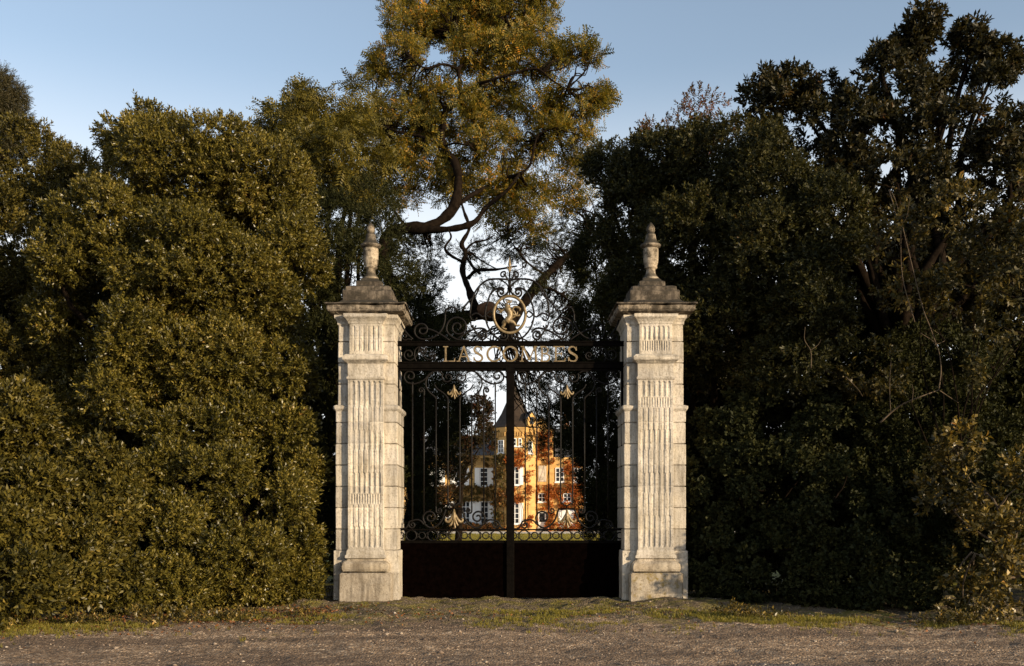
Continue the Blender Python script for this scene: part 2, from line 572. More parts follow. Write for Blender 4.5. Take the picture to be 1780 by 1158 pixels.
# coursed shaft
m = MB()
z = 0.0
course_z = []
while z < Z_TOP - 0.1:
    h = 0.378 if z > 0.1 else 0.89
    z1 = min(z + h, Z_TOP)
    if abs(z1 - Z_LEDGE) < 0.2: z1 = Z_LEDGE
    hw = (0.585 if z < 0.5 else 0.548 if z1 <= Z_LEDGE + 1e-6 else 0.505) + r1.uniform(-0.005, 0.005)
    m.rect(cx, PCY, hw, 0.55 - (0.548 - hw) * 0.3, [(-0.022, z), (0, z + 0.012), (0, z1 - 0.012), (-0.022, z1)], corner=0.012)
    course_z.append(z1)
    z = z1
erode(m.build('shaft', M_STONE, pil), .006)
m = MB()
m.rect(cx, PCY, 0.548, 0.55, [(-0.02, 3.335), (0.005, 3.36), (0.03, 3.39), (0.038, 3.41), (0.038, 3.45), (0.0, 3.468), (-0.06, 3.475)], corner=0.02)
erode(m.build('string_course', M_STONE, pil), .010)
# pilaster and its mouldings
flute_panel('fluted_pilaster', cx, 0.90, 3.92, 0.322, -0.10, course_z, 3, pil, M_STONE)
m = MB()
m.rect(cx, 0.2, 0.325, 0.302, [(0.0, 0.74), (0.035, 0.76), (0.035, 0.80), (0.015, 0.82), (0.012, 0.87), (0.0, 0.905)])
m.build('base_fillet', M_STONE, pil)
m = MB()
m.box(cx - 0.475, cx + 0.475, -0.19, 0.3, -0.03, 0.505, 0.03)
erode(m.build('plinth', M_STONE_BASE, pil), .016)
m = MB()
m.rect(cx, 0.12, 0.40, 0.275, [(-0.02, 0.505), (0.02, 0.52), (0.038, 0.56), (0.04, 0.61), (0.025, 0.66), (-0.005, 0.69), (-0.04, 0.71), (-0.06, 0.745), (-0.07, 0.76)], corner=0.03)
erode(m.build('base_moulding', M_STONE_BASE, pil), .016)
m = MB()
m.rect(cx, 0.2, 0.322, 0.30, [(0.0, 3.90), (0.018, 3.915), (0.022, 3.94), (0.016, 3.965), (-0.005, 3.972), (-0.005, 4.185), (0.012, 4.20), (0.045, 4.225), (0.075, 4.245), (0.082, 4.262), (0.082, 4.315), (0.055, 4.335), (0.03, 4.352), (-0.01, 4.36)])
erode(m.build('impost', M_STONE, pil), .012)
flute_panel('fluted_frieze', cx, 4.36, 4.892, 0.295, -0.085, [4.62], 9, pil, M_STONE)
m = MB()
m.rect(cx, 0.2, 0.297, 0.285, [(0.0, 4.885), (0.012, 4.9), (0.02, 4.93), (0.05, 4.97), (0.085, 5.005), (0.092, 5.06), (0.03, 5.075)])
m.rect(cx, PCY, 0.505, 0.545, [(0.0, 4.885), (0.01, 4.9), (0.012, 4.94), (0.03, 4.975), (0.055, 5.005), (0.06, 5.062), (0.0, 5.07)])
erode(m.build('capital', M_STONE, pil), .010)
m = MB()
m.rect(cx, PCY, 0.69, 0.75, [(-0.13, 5.063), (-0.06, 5.085), (-0.02, 5.10), (-0.01, 5.125), (0.0, 5.135), (0.0, 5.20), (0.004, 5.212), (-0.02, 5.215)], corner=0.02)
erode(m.build('cornice', M_STONE_CAP, pil), .026)
m = MB()
m.rect(cx, PCY, 0.69, 0.75, [(0.0, 5.214), (0.028, 5.222), (0.03, 5.245), (0.0, 5.258), (-0.08, 5.272), (-0.15, 5.29), (-0.20, 5.318), (-0.228, 5.345)], corner=0.02)
erode(m.build('weathering', M_STONE_BLACK, pil), .026)
m = MB()
m.rect(cx, PCY, 0.455, 0.5, [(0.0, 5.325), (0.0, 5.50), (-0.006, 5.525), (-0.045, 5.535), (-0.05, 5.60), (-0.09, 5.62), (-0.20, 5.64)], corner=0.025)
m.rect(cx, PCY, 0.235, 0.235, [(0.0, 5.63), (-0.003, 5.735), (-0.02, 5.75), (-0.06, 5.77), (-0.09, 5.82)])
erode(m.build('pedestal', M_STONE_BLACK, pil), .020)
urn = MB()
urn.lathe(cx, PCY, [(r_ * 0.88, 1.5 + (z_ - 1.5) * 1.0306) for (r_, z_) in [(0.16, 5.68), (0.165, 5.715), (0.15, 5.735), (0.122, 5.76), (0.102, 5.80), (0.095, 5.85), (0.098, 5.878), (0.132, 5.888), (0.138, 5.908), (0.122, 5.922),
                    (0.138, 5.945), (0.152, 5.99), (0.157, 6.05), (0.158, 6.14), (0.158, 6.235), (0.15, 6.245)]], 36)
uo = urn.build('urn', M_STONE_URN, pil)
lid = MB()
lid.lathe(cx, PCY, [(r_ * 0.88, 1.5 + (z_ - 1.5) * 1.0306) for (r_, z_) in [(0.14, 6.235), (0.16, 6.255), (0.205, 6.268), (0.215, 6.295), (0.205, 6.312), (0.16, 6.335), (0.13, 6.37), (0.108, 6.42), (0.098, 6.475), (0.09, 6.50), (0.07, 6.51)]], 36)
lo = lid.build('urn_lid', M_STONE_CAP, uo)
kn = MB()
pr = []
for i in range(22):
    t = i / 21
    rr = 0.085 * math.sin(math.pi * min(0.98, 0.16 + 0.84 * t ** 0.9)) ** 0.75 + 0.006 * (i % 3 == 0)
    pr.append((max(rr * .88, 0.012), 6.658 + 0.21 * t))
kn.lathe(cx, PCY, pr, 24)
erode(kn.build('knob', M_STONE_CAP, uo), .009, .05)
erode(lo, .006, .06)
erode(uo, .003, .06)


def copy_tree(o, parent=None):
    c = o.copy()
    COL.objects.link(c)
    c.parent = parent
    for ch in list(o.children):
        copy_tree(ch, c)
    return c


pil2 = copy_tree(pil)
pil2.location.x = PR_X
pil2['label'] = 'pale fluted stone gate pillar topped by an urn, yellow lichen on its base, beside the dark hedge'
for ch in list(pil2.children):
    if ch.name.startswith('fluted'):
        pn = ch.name.startswith('fluted_pilaster')
        tmp = flute_panel('relief', cx, 0.90 if pn else 4.36, 3.92 if pn else 4.892, 0.322 if pn else 0.295, -0.10 if pn else -0.085, course_z if pn else [4.62], 17 if pn else 23, pil, M_STONE)
        ch.data = tmp.data
        bpy.data.objects.remove(tmp)
    if ch.name.startswith('plinth'):
        ch.data = ch.data.copy()
        ch.data.materials[0] = M_STONE_LICHEN
# ================================================================== wrought-iron gate
GY = 0.5
GK = (GY + CAM_D) / FPX


def gp(px, py):
    x, y, z = at(px, py, GY)
    return (x, z)


def g3(px, py, dy=0.0):
    x, y, z = at(px, py, GY)
    return (x, GY + dy, z)


def spiral_px(cx, cy, r, a0, turns, sgn=1, rin=0.16, n=26):
    """spiral from the outside in, in photo pixels; a0 degrees, screen y down"""
    out = []
    for i in range(n):
        t = i / (n - 1)
        a = R(a0) + sgn * turns * 2 * math.pi * t
        rr = r * (1 - (1 - rin) * t ** 0.9)
        out.append((cx + rr * math.cos(a), cy + rr * math.sin(a)))
    return out


def iron(mb, pts_px, rad=1.35, ends=True, sm=5):
    pts = smooth_path(pts_px, sm) if len(pts_px) > 2 else [np.array(p) for p in pts_px]
    mb.tube([g3(p[0], p[1]) for p in pts], rad * GK, 6)
    if ends:
        for e in (pts[0], pts[-1]): pass


def circle_px(cx, cy, rx, ry=None, n=28):
    ry = ry or rx
    return [(cx + rx * math.cos(2 * math.pi * i / n), cy + ry * math.sin(2 * math.pi * i / n)) for i in range(n + 1)]


def gilded_flower(parent, fx, fy, s, upright):
    """hanging gilded lily: pointed bud, two curled side petals, drooping tail"""
    fm = MB()
    y0, y1 = GY - 0.03, GY + 0.0
    q = lambda dx, dy: gp(fx + dx * s, fy + dy * s)
    fm.tube([(*q(0, -12)[:1], GY - 0.02, q(0, -12)[1]), (q(0, -5)[0], GY - 0.025, q(0, -5)[1]), (q(0, 1)[0], GY - 0.025, q(0, 1)[1]), (q(0, 6)[0], GY - 0.02, q(0, 6)[1])],
            [0.6 * GK * s, 2.6 * GK * s, 2.9 * GK * s, 1.2 * GK * s], 8)
    for sg in (-1, 1):
        pp = smooth_path([(sg * 1.2, -4), (sg * 4.2, 1), (sg * 7.5, 4.5), (sg * 10.5, 3.5), (sg * 10.8, 1.0), (sg * 9.0, 0.6)], 5)
        w = np.interp(np.linspace(0, 1, len(pp)), [0, 0.35, 0.7, 1], [2.4, 2.2, 1.5, 0.8])
        fm.tube([(q(p[0], p[1])[0], GY - 0.02, q(p[0], p[1])[1]) for p in pp], [ww * GK * s for ww in w], 6)
        pp = smooth_path([(sg * 0.8, 0), (sg * 2.6, 5), (sg * 4.2, 8.5), (sg * 5.4, 9.5)], 4)
        fm.tube([(q(p[0], p[1])[0], GY - 0.028, q(p[0], p[1])[1]) for p in pp], [1.5 * GK * s] * (len(pp) - 2) + [1.0 * GK * s, 0.5 * GK * s], 6)
    pp = smooth_path([(0, 4), (0.4, 8), (1.2, 11), (0.6, 13)], 4)
    fm.tube([(q(p[0], p[1])[0], GY - 0.022, q(p[0], p[1])[1]) for p in pp], [1.3 * GK * s] * (len(pp) - 1) + [0.5 * GK * s], 6)
    return fm.build('gilded_flower', M_GOLD, parent)


def gate_leaf(sg, label):
    """sg +1: leaf whose centre is 98 px right of the meeting line; -1 mirrored"""
    MEET = 887.0
    C = MEET + sg * 98
    ux = lambda d: C + sg * d                      # d grows away from the meeting stile
    root = thing('iron_gate_leaf', (gp(C, 1040)[0], GY, 0.02), label, 'gate', 'gate leaves')
    fr = MB()
    xs = sorted([gp(ux(-98 + 0.6), 0)[0], gp(ux(-98 + 7), 0)[0]])
    fr.box(xs[0], xs[1], GY - 0.045, GY + 0.03, zpx(1040, GY), zpx(641, GY) - 0.004, 0.006)
    xs = sorted([gp(ux(94.5), 0)[0], gp(ux(98), 0)[0]])
    fr.box(xs[0], xs[1], GY - 0.03, GY + 0.03, zpx(1040, GY), zpx(641, GY) - 0.004, 0.004)
    x0, x1 = sorted([gp(ux(-91.2), 0)[0], gp(ux(94.4), 0)[0]])
    for (pa, pb, dd) in ((641.6, 645, 0.022), (919.5, 922.2, 0.018), (939.5, 944.5, 0.025)):
        fr.box(x0, x1, GY - dd, GY + dd, zpx(pb, GY), zpx(pa, GY), 0.003)
    fr.build('frame', M_IRON, root)
    pn = MB()
    pn.box(x0, x1, GY - 0.006, GY + 0.006, zpx(1039, GY), zpx(944, GY) - 0.002)
    pn.box(x0 + 0.03, x1 - 0.03, GY - 0.018, GY - 0.0062, zpx(1036, GY), zpx(1028, GY), 0.004)
    po = pn.build('kick_panel', M_IRON_RUST, root)
    # meeting strip and lock on one leaf only
    if sg > 0:
        s = MB()
        s.box(gp(880.5, 0)[0], gp(893.2, 0)[0], GY - 0.062, GY - 0.047, zpx(1040, GY), zpx(643, GY), 0.005)
        s.box(gp(878.8, 0)[0], gp(895, 0)[0], GY - 0.07, GY - 0.047, zpx(648, GY), zpx(640.5, GY), 0.004)
        s.build('meeting_strip', M_IRON, root)
    # bars
    tops = {-72: 674, -52: 668, -31: 690, -10.3: 700, 10.3: 700, 31: 690, 52: 680, 72: 668}
    tops[-52], tops[52] = 676, 676
    bots = {-72: 909, -52: 896, -31: 890, 31: 890, 52: 896, 72: 909}
    for d in (-72, -52, -31, 31, 52, 72):
        b = MB()
        iron(b, [(ux(d), tops[d]), (ux(d), bots[d])], 1.35)
        for kk in (740, 840):
            pass
        b.build('bar', M_IRON_BAR, root)
    b = MB()
    iron(b, [(ux(-10.3), 690), (ux(-10.3), 760), (ux(-10.3), 866), (ux(-7.5), 875), (ux(0), 879), (ux(7.5), 875), (ux(10.3), 866), (ux(10.3), 760), (ux(10.3), 690)], 1.4, sm=6)
    b.build('bar', M_IRON_BAR, root)
    # upper scrolls, mirrored about the flower
    for q in (-1, 1):
        w = lambda d: ux(q * d)
        fl = 1 if (sg * q) > 0 else -1
        s = MB()
        sp = spiral_px(76, 654, 12.5, 95, 1.45, -1)
        pts = [(18, 657), (21, 649), (30, 645), (41, 649), (50, 659), (60, 665), (69, 667.5)] + sp
        inner = list(reversed(spiral_px(12.5, 657, 9.5, 0, 1.3, 1)))
        inner = [(p[0] + 0, p[1]) for p in inner]
        s.tube([g3(w(p[0]), p[1]) for p in smooth_path(pts[1:], 4)], 1.35 * 1.2 * GK, 6)
        s.tube([g3(w(p[0]), p[1]) for p in smooth_path(spiral_px(11, 656, 10.5, -40, 1.35, 1), 2)], 1.25 * 1.2 * GK, 6)
        s.tube([g3(w(p[0]), p[1]) for p in smooth_path([(38, 648), (46, 656), (49, 668), (44, 680), (33, 690), (31, 694)], 5)], 1.3 * 1.2 * GK, 6)
        s.tube([g3(w(p[0]), p[1]) for p in smooth_path([(52, 690), (51.5, 680)] + spiral_px(57, 679, 5.5, 180, 1.2, 1, n=14), 3)], 1.3 * 1.2 * GK, 6)
        s.tube([g3(w(p[0]), p[1]) for p in smooth_path([(72, 690), (72, 668), (71, 664)], 3)], 1.3 * 1.2 * GK, 6)
        s.tube([g3(w(p[0]), p[1]) for p in smooth_path([(10.3, 700), (12, 690), (20, 682), (29, 676), (34, 668)], 4)], 1.1 * 1.2 * GK, 6)
        s.build('scroll', M_IRON_BAR, root)
        # lower scrolls
        s = MB()
        pts = [(14, 885.5), (16.5, 893), (20, 903), (27, 912), (36, 917.5), (44, 916.5), (51, 911)] + spiral_px(41.5, 899.5, 13.2, 48, 1.55, -1)
        s.tube([g3(w(p[0]), p[1]) for p in smooth_path(pts, 4)], 1.5 * 1.2 * GK, 6)
        s.tube([g3(w(p[0]), p[1]) for p in smooth_path([(31, 880), (31, 889), (29, 892)] + spiral_px(25.5, 887.5, 5, 60, 1.25, 1, n=14), 3)], 1.3 * 1.2 * GK, 6)
        s.tube([g3(w(p[0]), p[1]) for p in smooth_path([(52, 912), (57, 906), (64, 903.5), (73, 905.5)] + spiral_px(72.5, 912.5, 7, -50, 1.4, 1, n=16), 3)], 1.4 * 1.2 * GK, 6)
        s.tube([g3(w(p[0]), p[1]) for p in smooth_path([(79, 911), (82, 917), (88, 919.5), (94, 919)], 3)], 1.3 * 1.2 * GK, 6)
        s.build('scroll', M_IRON_BAR, root)
    t = MB()
    t.tube([g3(ux(-14.6), 885), g3(ux(14.6), 885)], 1.9 * GK, 6)
    t.tube([g3(ux(0), 879), g3(ux(0), 885)], 1.3 * GK, 6)
    t.build('crossbar', M_IRON, root)
    # row of rings
    for i in range(-5, 6):
        rg = MB()
        if i % 2 == 0:
            rg.tube([g3(ux(i * 18.5 + p[0]), 931 + p[1]) for p in circle_px(0, 0, 9.0)], 1.25 * GK, 6)
        else:
            rg.tube([g3(ux(i * 18.5 + p[0]), 931 + p[1]) for p in circle_px(0, 0, 5.6)], 1.2 * GK, 6)
            for e in (-1, 1):
                rg.tube([g3(ux(i * 18.5 + e * 5), 931 - 1), g3(ux(i * 18.5 + e * 8.2), 931 - 3), g3(ux(i * 18.5 + e * 9.5), 931 - 6)], 0.8 * GK, 5)
                rg.tube([g3(ux(i * 18.5 + e * 5), 931 + 1), g3(ux(i * 18.5 + e * 8.2), 931 + 3), g3(ux(i * 18.5 + e * 9.5), 931 + 6)], 0.8 * GK, 5)
        rg.build('ring', M_IRON_BAR, root)
    gilded_flower(root, C + 0.5, 681, 1.0, True)
    gilded_flower(root, C + 0.5, 901, 1.35, False)
    for pyy in (668, 800, 1010):
        hg = MB()
        xa, xb = sorted([gp(ux(96), 0)[0], gp(ux(103.5), 0)[0]])
        hg.box(xa, xb, GY - 0.05, GY - 0.031, zpx(pyy + 5, GY), zpx(pyy - 5, GY), 0.003)
        hg.build('hinge', M_IRON, root)
    return root


gate_leaf(-1, 'black iron gate leaf hung on the lit pillar beside the olive bush')
gate_leaf(1, 'black iron gate leaf with meeting strip, hung on the lichen-spotted pillar')

# ------------------------------------------------------------------ overthrow with sign and crest
ov = thing('gate_overthrow', (gp(887, 0)[0], GY, zpx(641, GY)), 'black iron arch over the gate with gilded lettering, round lion medallion and scrollwork', 'arch')
xl, xr = gp(690.5, 0)[0], gp(1084.5, 0)[0]
b = MB()
b.box(xl, xr, GY - 0.05, GY + 0.05, zpx(641, GY), zpx(631, GY), 0.008)
b.box(xl, xr, GY - 0.065, GY + 0.065, zpx(632.6, GY) + 0.004, zpx(630.5, GY) + 0.01, 0.003)
b.build('rail', M_IRON, ov)
b = MB()
b.box(xl, xr, GY - 0.035, GY + 0.035, zpx(602, GY), zpx(595.5, GY), 0.006)
b.box(xl, xr, GY - 0.055, GY + 0.055, zpx(595.4, GY), zpx(593.4, GY), 0.003)
b.build('rail', M_IRON, ov)
for px_ in (691.5, 1083.5):
    b = MB()
    b.box(gp(px_ - 1.6, 0)[0], gp(px_ + 1.6, 0)[0], GY - 0.03, GY + 0.03, zpx(630, GY) + 0.002, zpx(602.5, GY), 0.004)
    b.build('frame_post', M_IRON, ov)

# letters: serif strokes, cap line 602.5, base line 629.5
LT, LB = 602.6, 629.6
LW = 3.0


def ell(cx, cy, rx, ry, a0, a1, n=26):
    return [(cx + rx * math.cos(R(a0 + (a1 - a0) * i / (n - 1))), cy + ry * math.sin(R(a0 + (a1 - a0) * i / (n - 1)))) for i in range(n)]


def serif(x, y, w=4.4):
    return ([(x - w, y), (x + w, y)], 1.7)


def letter(strokes):
    lm = MB()
    for i, (pts, wd) in enumerate(strokes):
        P = [gp(*p) for p in pts]
        wd = [q * GK for q in wd] if hasattr(wd, '__len__') else wd * GK
        off = 0.0012 * i
        lm.ribbon(P, wd, GY - 0.045 - off, GY - 0.02 + off)
    return lm.build('letter', M_GOLD, ov)


MID = (LT + LB) / 2
letter([([(775, LT), (775, LB)], LW), serif(775, LT + .8), ([(771, LB - .8), (790, LB - .8)], 2.2), ([(790, LB), (791, LB - 6.5)], [2.8, 1.2])])
letter([([(797.5, LB), (806.5, LT)], 2.2), ([(806, LT), (816, LB)], LW), ([(800.5, LB - 9), (812.5, LB - 9)], 1.8), serif(797.5, LB - .8, 3.6), serif(816, LB - .8, 3.8)])
S_PTS = [(13.2, 5.8), (10.5, 2.0), (6.8, 0.9), (2.9, 2.3), (1.5, 6.2), (3.4, 10.2), (8.2, 13.2), (12.9, 16.6), (14.4, 20.8), (12.4, 24.6), (8.0, 26.2), (3.6, 24.8), (1.2, 20.6)]


def s_letter(x0):
    sp = smooth_path([(x0 + p[0] * 1.07, LT + p[1]) for p in S_PTS], 4)
    wd = [2.0 + 1.9 * math.sin(math.pi * i / (len(sp) - 1)) ** 2 for i in range(len(sp))]
    letter([(sp, wd), ([(x0 + 14.2, LT + 1), (x0 + 14.2, LT + 7.5)], [1.2, 2.4]), ([(x0 + 1.0, LB - 8), (x0 + 1.0, LB - 1)], [2.4, 1.2])])


s_letter(823)
sp = ell(859.5, MID, 12.2, 12.6, -42, -318, 30)
letter([(sp, [2.0 + 1.8 * math.sin(math.pi * i / 29) for i in range(30)]), ([(868.4, LT + 1.2), (869.4, LT + 9)], [2.6, 1.4]), ([(868.8, LB - 7), (869.6, LB - 3.2)], [1.4, 2.0])])
op = ell(887, MID, 11.6, 12.6, 0, 360, 36)
letter([(op, [2.3 + 1.6 * abs(math.cos(2 * math.pi * i / 35)) for i in range(36)])])
letter([([(907, LB), (909.5, LT)], 2.4), ([(909, LT), (920, LB - 3)], LW), ([(920, LB - 3), (930, LT)], 2.2), ([(930, LT), (932.5, LB)], LW), serif(907, LB - .8, 3.6), serif(932.5, LB - .8, 3.8), serif(908.2, LT + .8, 3.0), serif(931, LT + .8, 3.0)])
letter([([(942, LT), (942, LB)], LW), ([(939, LT + .9), (946, LT + .9)] + ell(946, LT + 7, 6.4, 6.1, -90, 90, 14) + [(942, LT + 13.1)], 2.2), ([(942, LT + 13), (947, LT + 13)] + ell(948, LB - 7.2, 7.4, 6.4, -90, 90, 14) + [(939, LB - .9)], 2.3)])
letter([([(966, LT), (966, LB)], LW), ([(962, LT + .9), (980, LT + .9)], 2.0), ([(980, LT), (980.6, LT + 6)], [2.6, 1.2]), ([(966, LT + 13), (976, LT + 13)], 2.0), ([(976, LT + 10), (976, LT + 16.5)], 1.6), ([(962, LB - .9), (981, LB - .9)], 2.0), ([(981, LB), (982.4, LB - 6.5)], [2.8, 1.2])])
s_letter(987.2)

# end scrolls of the sign band
for q in (-1, 1):
    s = MB()
    w = lambda d: 887 + q * d
    for (cx_, cy_, r_, a_, sn_, tail) in ((176, 616, 10.5, 100, -1, [(158, 604), (160, 612), (166, 622), (172, 626)]), (152, 609.5, 7, -90, -1, [(163, 628), (166, 622), (166, 610), (160, 603.5)]),
                                          (137, 618, 7.5, 80, 1, [(158, 606), (152, 616), (146, 624)])):
        s.tube([g3(w(p[0]), p[1]) for p in smooth_path(tail + spiral_px(cx_, cy_, r_, a_, 1.4, sn_, n=20), 3)], 1.15 * 1.2 * GK, 6)
    s.build('scroll', M_IRON_BAR, ov)

# crest ring
MX, MZ = 885.8, 547.0
rg = MB()
rg.tube([g3(p[0], p[1], -0.01) for p in circle_px(MX, MZ, 27.6, 32.0, 56)], 2.5 * GK, 10)
rg.build('medallion_ring', M_GOLD, ov)

# rampant lion: tapering limbs sunk into one another
ln = MB()


def limb(pts, rad, dy=-0.012, n=8):
    sp_ = smooth_path([(MX + p[0], MZ + p[1]) for p in pts], 4)
    rr = np.interp(np.linspace(0, 1, len(sp_)), np.linspace(0, 1, len(rad)), rad)
    ln.tube([g3(p[0], p[1], dy) for p in sp_], [x * GK for x in rr], n)


limb([(-5.5, 13.5), (-3.5, 10), (0.5, 4), (0.5, -3), (-3, -9), (-3.5, -13), (-2, -17)], [5.2, 6.0, 5.2, 5.8, 6.4, 5.4, 3.8])           # trunk and mane
limb([(-2.5, -17.5), (-5.5, -16.5), (-8.2, -14.8)], [4.2, 3.2, 1.8])                                                                 # head and muzzle
limb([(-1, -19.5), (-1.5, -21.5)], [1.6, 0.7])
for dx in (-4.2, -1.4, 1.4, 4.2):
    limb([(dx * 0.75 - 1, -20.5), (dx * 1.15 - 1, -25.5)], [1.3, 0.7], n=6)                                                          # crown points
limb([(-4.8, -21), (2.8, -21)], [1.1, 1.1], n=6)
limb([(-4, -8), (-9, -9), (-13, -6.5), (-17, -7.5), (-19.5, -9.5)], [3.0, 2.4, 1.9, 1.7, 1.9])                                         # raised foreleg
limb([(-13, -6.5), (-16, -4), (-18.5, -2.5)], [1.5, 1.4, 1.1])
limb([(-2, -4), (4, -1), (9, 1.5), (14, 2.2), (18, 0.8)], [3.0, 2.5, 1.9, 1.6, 1.9])                                                   # second foreleg
limb([(-5, 11), (-9.5, 14), (-10, 19), (-13, 22), (-9.5, 24.5), (-5.5, 25.5)], [4.6, 4.0, 2.6, 1.8, 1.7, 1.5])                        # hind leg
limb([(-3, 10), (3, 12), (7.5, 14.5), (10, 18), (14.5, 19.5), (17.5, 18.0)], [4.2, 3.8, 2.8, 2.0, 1.7, 1.6])
limb([(-1, 8), (5, 6), (10, 2), (9, -4), (5, -8), (8, -13), (14, -12.5), (18, -9), (17, -6)], [1.5, 1.3, 1.4, 1.5, 1.6, 2.0, 2.4, 2.0, 0.8])  # tail
limb([(10, 2), (13, -1), (14, -5)], [1.0, 1.3, 0.6])
limb([(5, -8), (1.8, -9), (2.5, -12)], [0.9, 1.3, 0.6])
ln.build('gilded_lion', M_GOLD, ov)

# crest scrollwork, each side a part
for q in (-1, 1):
    s = MB()
    w = lambda d: MX + q * d

    def wire(pts, rad=1.3, sm=4):
        s.tube([g3(w(p[0]), p[1]) for p in smooth_path(pts, sm)], rad * 1.3 * GK, 6)
    # inner lyre round the ring
    wire([(40, 530), (42.5, 548), (38, 567), (28, 582), (17, 590)] + spiral_px(10, 583.5, 8.5, 60, 1.5, 1, n=20)[1:], 1.35)
    # top cup volutes
    wire([(1.2, 498), (3, 508), (8, 513)] + spiral_px(14.5, 508.5, 8.2, 120, 1.4, -1, n=18)[1:], 1.5)
    wire([(9, 503), (16, 500.5), (26, 504), (34, 513), (38, 526), (40, 531)], 1.4)
    # little fan at the top
    wire([(0.8, 500), (2, 488), (7, 480)] + spiral_px(11, 478, 6.5, -160, 1.2, 1, n=14)[1:], 1.2)
    wire([(0.8, 502), (5, 494), (13, 488), (19, 485)], 1.1)
    # outer arch
    wire([(3, 486), (20, 485), (38, 487), (52, 497), (62, 512), (67, 530), (69, 548)] , 1.35)
    wire([(69, 548), (66, 556), (60, 557), (57, 552)], 1.2)
    wire([(52, 497), (58, 512), (70, 523), (78, 533), (82, 541)], 1.2)
    # bridge between ring and arch
    wire([(29, 546), (33, 541), (39, 545), (46, 551), (54, 546), (60, 545), (67, 549)], 1.2)
    wire([(29, 548), (34, 552), (40, 548)], 1.0)
    wire([(43, 552), (40, 558), (38, 562)], 1.0)
    # C scroll standing on the rail
    wire([(64, 565), (62, 572), (52, 588), (46, 591)] + spiral_px(48, 582, 9.5, 60, 1.5, 1, n=20)[1:], 1.35)
    wire([(38, 578), (44, 572), (56, 571), (72, 577), (92, 590)], 1.35)
    # large volute
    wire([(70, 592), (92, 590), (104, 582)] + spiral_px(90, 569, 21, 38, 1.75, -1, n=34)[1:], 1.4)
    wire([(58, 566), (62, 571), (66, 568), (68, 560)], 1.1)
    # outer volute next to the pillar
    wire([(112, 545), (113, 560), (119, 575), (131, 586), (145, 590)] + spiral_px(152, 574, 16, 100, 1.55, -1, n=28)[1:], 1.35)
    wire([(104, 592), (120, 581), (137, 573), (152, 570)], 1.2)
    wire([(168, 590), (178, 580), (186, 568), (190, 556)], 1.2)
    wire([(112, 545), (108, 536), (98, 534), (90, 540)], 1.1)
    wire([(170, 591)] + spiral_px(182, 585, 7, 140, 1.2, -1, n=14), 1.1)
    s.build('scroll', M_IRON_BAR, ov)
s = MB()
s.tube([g3(MX, 470), g3(MX, 490), g3(MX, 514.5)], 1.5 * GK, 6)
s.lathe(g3(MX, 0)[0], GY, [(0.005, zpx(507, GY)), (0.04, zpx(504, GY)), (0.045, zpx(501, GY)), (0.005, zpx(497, GY))], 10)
s.build('crest_stem', M_IRON, ov)
s = MB()
s.tube([g3(MX, 579), g3(MX, 594)], 1.6 * GK, 6)
s.build('crest_stem', M_IRON, ov)
s = MB()
s.tube([g3(MX, 474), g3(MX, 469), g3(MX, 465), g3(MX, 460), g3(MX, 454), g3(MX, 447)], [1.4 * GK, 2.0 * GK, 1.2 * GK, 2.8 * GK, 1.7 * GK, 0.3 * GK], 8)
for q in (-1, 1):
    s.tube([g3(MX, 470), g3(MX + q * 3, 466), g3(MX + q * 4.2, 462)], [1.2 * GK, 1.0 * GK, 0.4 * GK], 6)
s.build('gilded_spike', M_GOLD, ov)
# ================================================================== foliage
def leaf_quads(n, L, W, axis_len, ang, upward=0.0, r=rng, fold=0.22):
    """a sprig: n leaves spiralling round a twig along +z; (n,4,3)"""
    t = np.linspace(0.12, 1.0, n)
    phi = np.arange(n) * 2.39996 + r.uniform(0, 6)
    th = np.radians(ang * (1.15 - 0.75 * t) + r.normal(0, 12, n))
    d = np.stack([np.sin(th) * np.cos(phi), np.sin(th) * np.sin(phi), np.cos(th)], -1)
    base = np.stack([np.zeros(n), np.zeros(n), t * axis_len], -1) + r.normal(0, 0.012, (n, 3))
    side = np.cross(d, r.normal(0, 0.5, (n, 3)) + np.array([0, 0, 1.0]))
    side /= np.linalg.norm(side, axis=1, keepdims=True) + 1e-9
    nrm = np.cross(side, d)
    ll = L * r.uniform(0.7, 1.2, n)[:, None]
    ww = W * r.uniform(0.75, 1.2, n)[:, None]
    q = np.empty((n, 4, 3))
    q[:, 0] = base
    q[:, 1] = base + d * ll * 0.48 + side * ww * 0.5 + nrm * ww * fold
    q[:, 2] = base + d * ll - nrm * ll * 0.12
    q[:, 3] = base + d * ll * 0.48 - side * ww * 0.5 + nrm * ww * fold
    return q


def pinnate(nl, pairs, Lr, l, w, r=rng):
    """spray of nl compound feathery leaves"""
    out = []
    for i in range(nl):
        phi = i * 2.4 + r.uniform(0, 1)
        th = R(r.uniform(35, 85))
        d = np.array([math.sin(th) * math.cos(phi), math.sin(th) * math.sin(phi), math.cos(th)])
        s = np.cross(d, np.array([0, 0, 1.0]) + r.normal(0, .3, 3)); s /= np.linalg.norm(s)
        up = np.cross(s, d)
        for j in range(pairs):
            t = (j + 1) / pairs
            b = np.array([0, 0, i * 0.03]) + d * Lr * t - up * Lr * 0.25 * t * t
            for sg in (-1, 1):
                dd = (s * sg * 0.85 + d * 0.5 - up * r.uniform(0, .5)); dd /= np.linalg.norm(dd)
                ss = np.cross(dd, up); ss /= np.linalg.norm(ss) + 1e-9
                k = l * (1 - 0.35 * abs(t - 0.5))
                out.append([b, b + dd * k * .5 + ss * w * .5, b + dd * k, b + dd * k * .5 - ss * w * .5])
    return np.array(out)


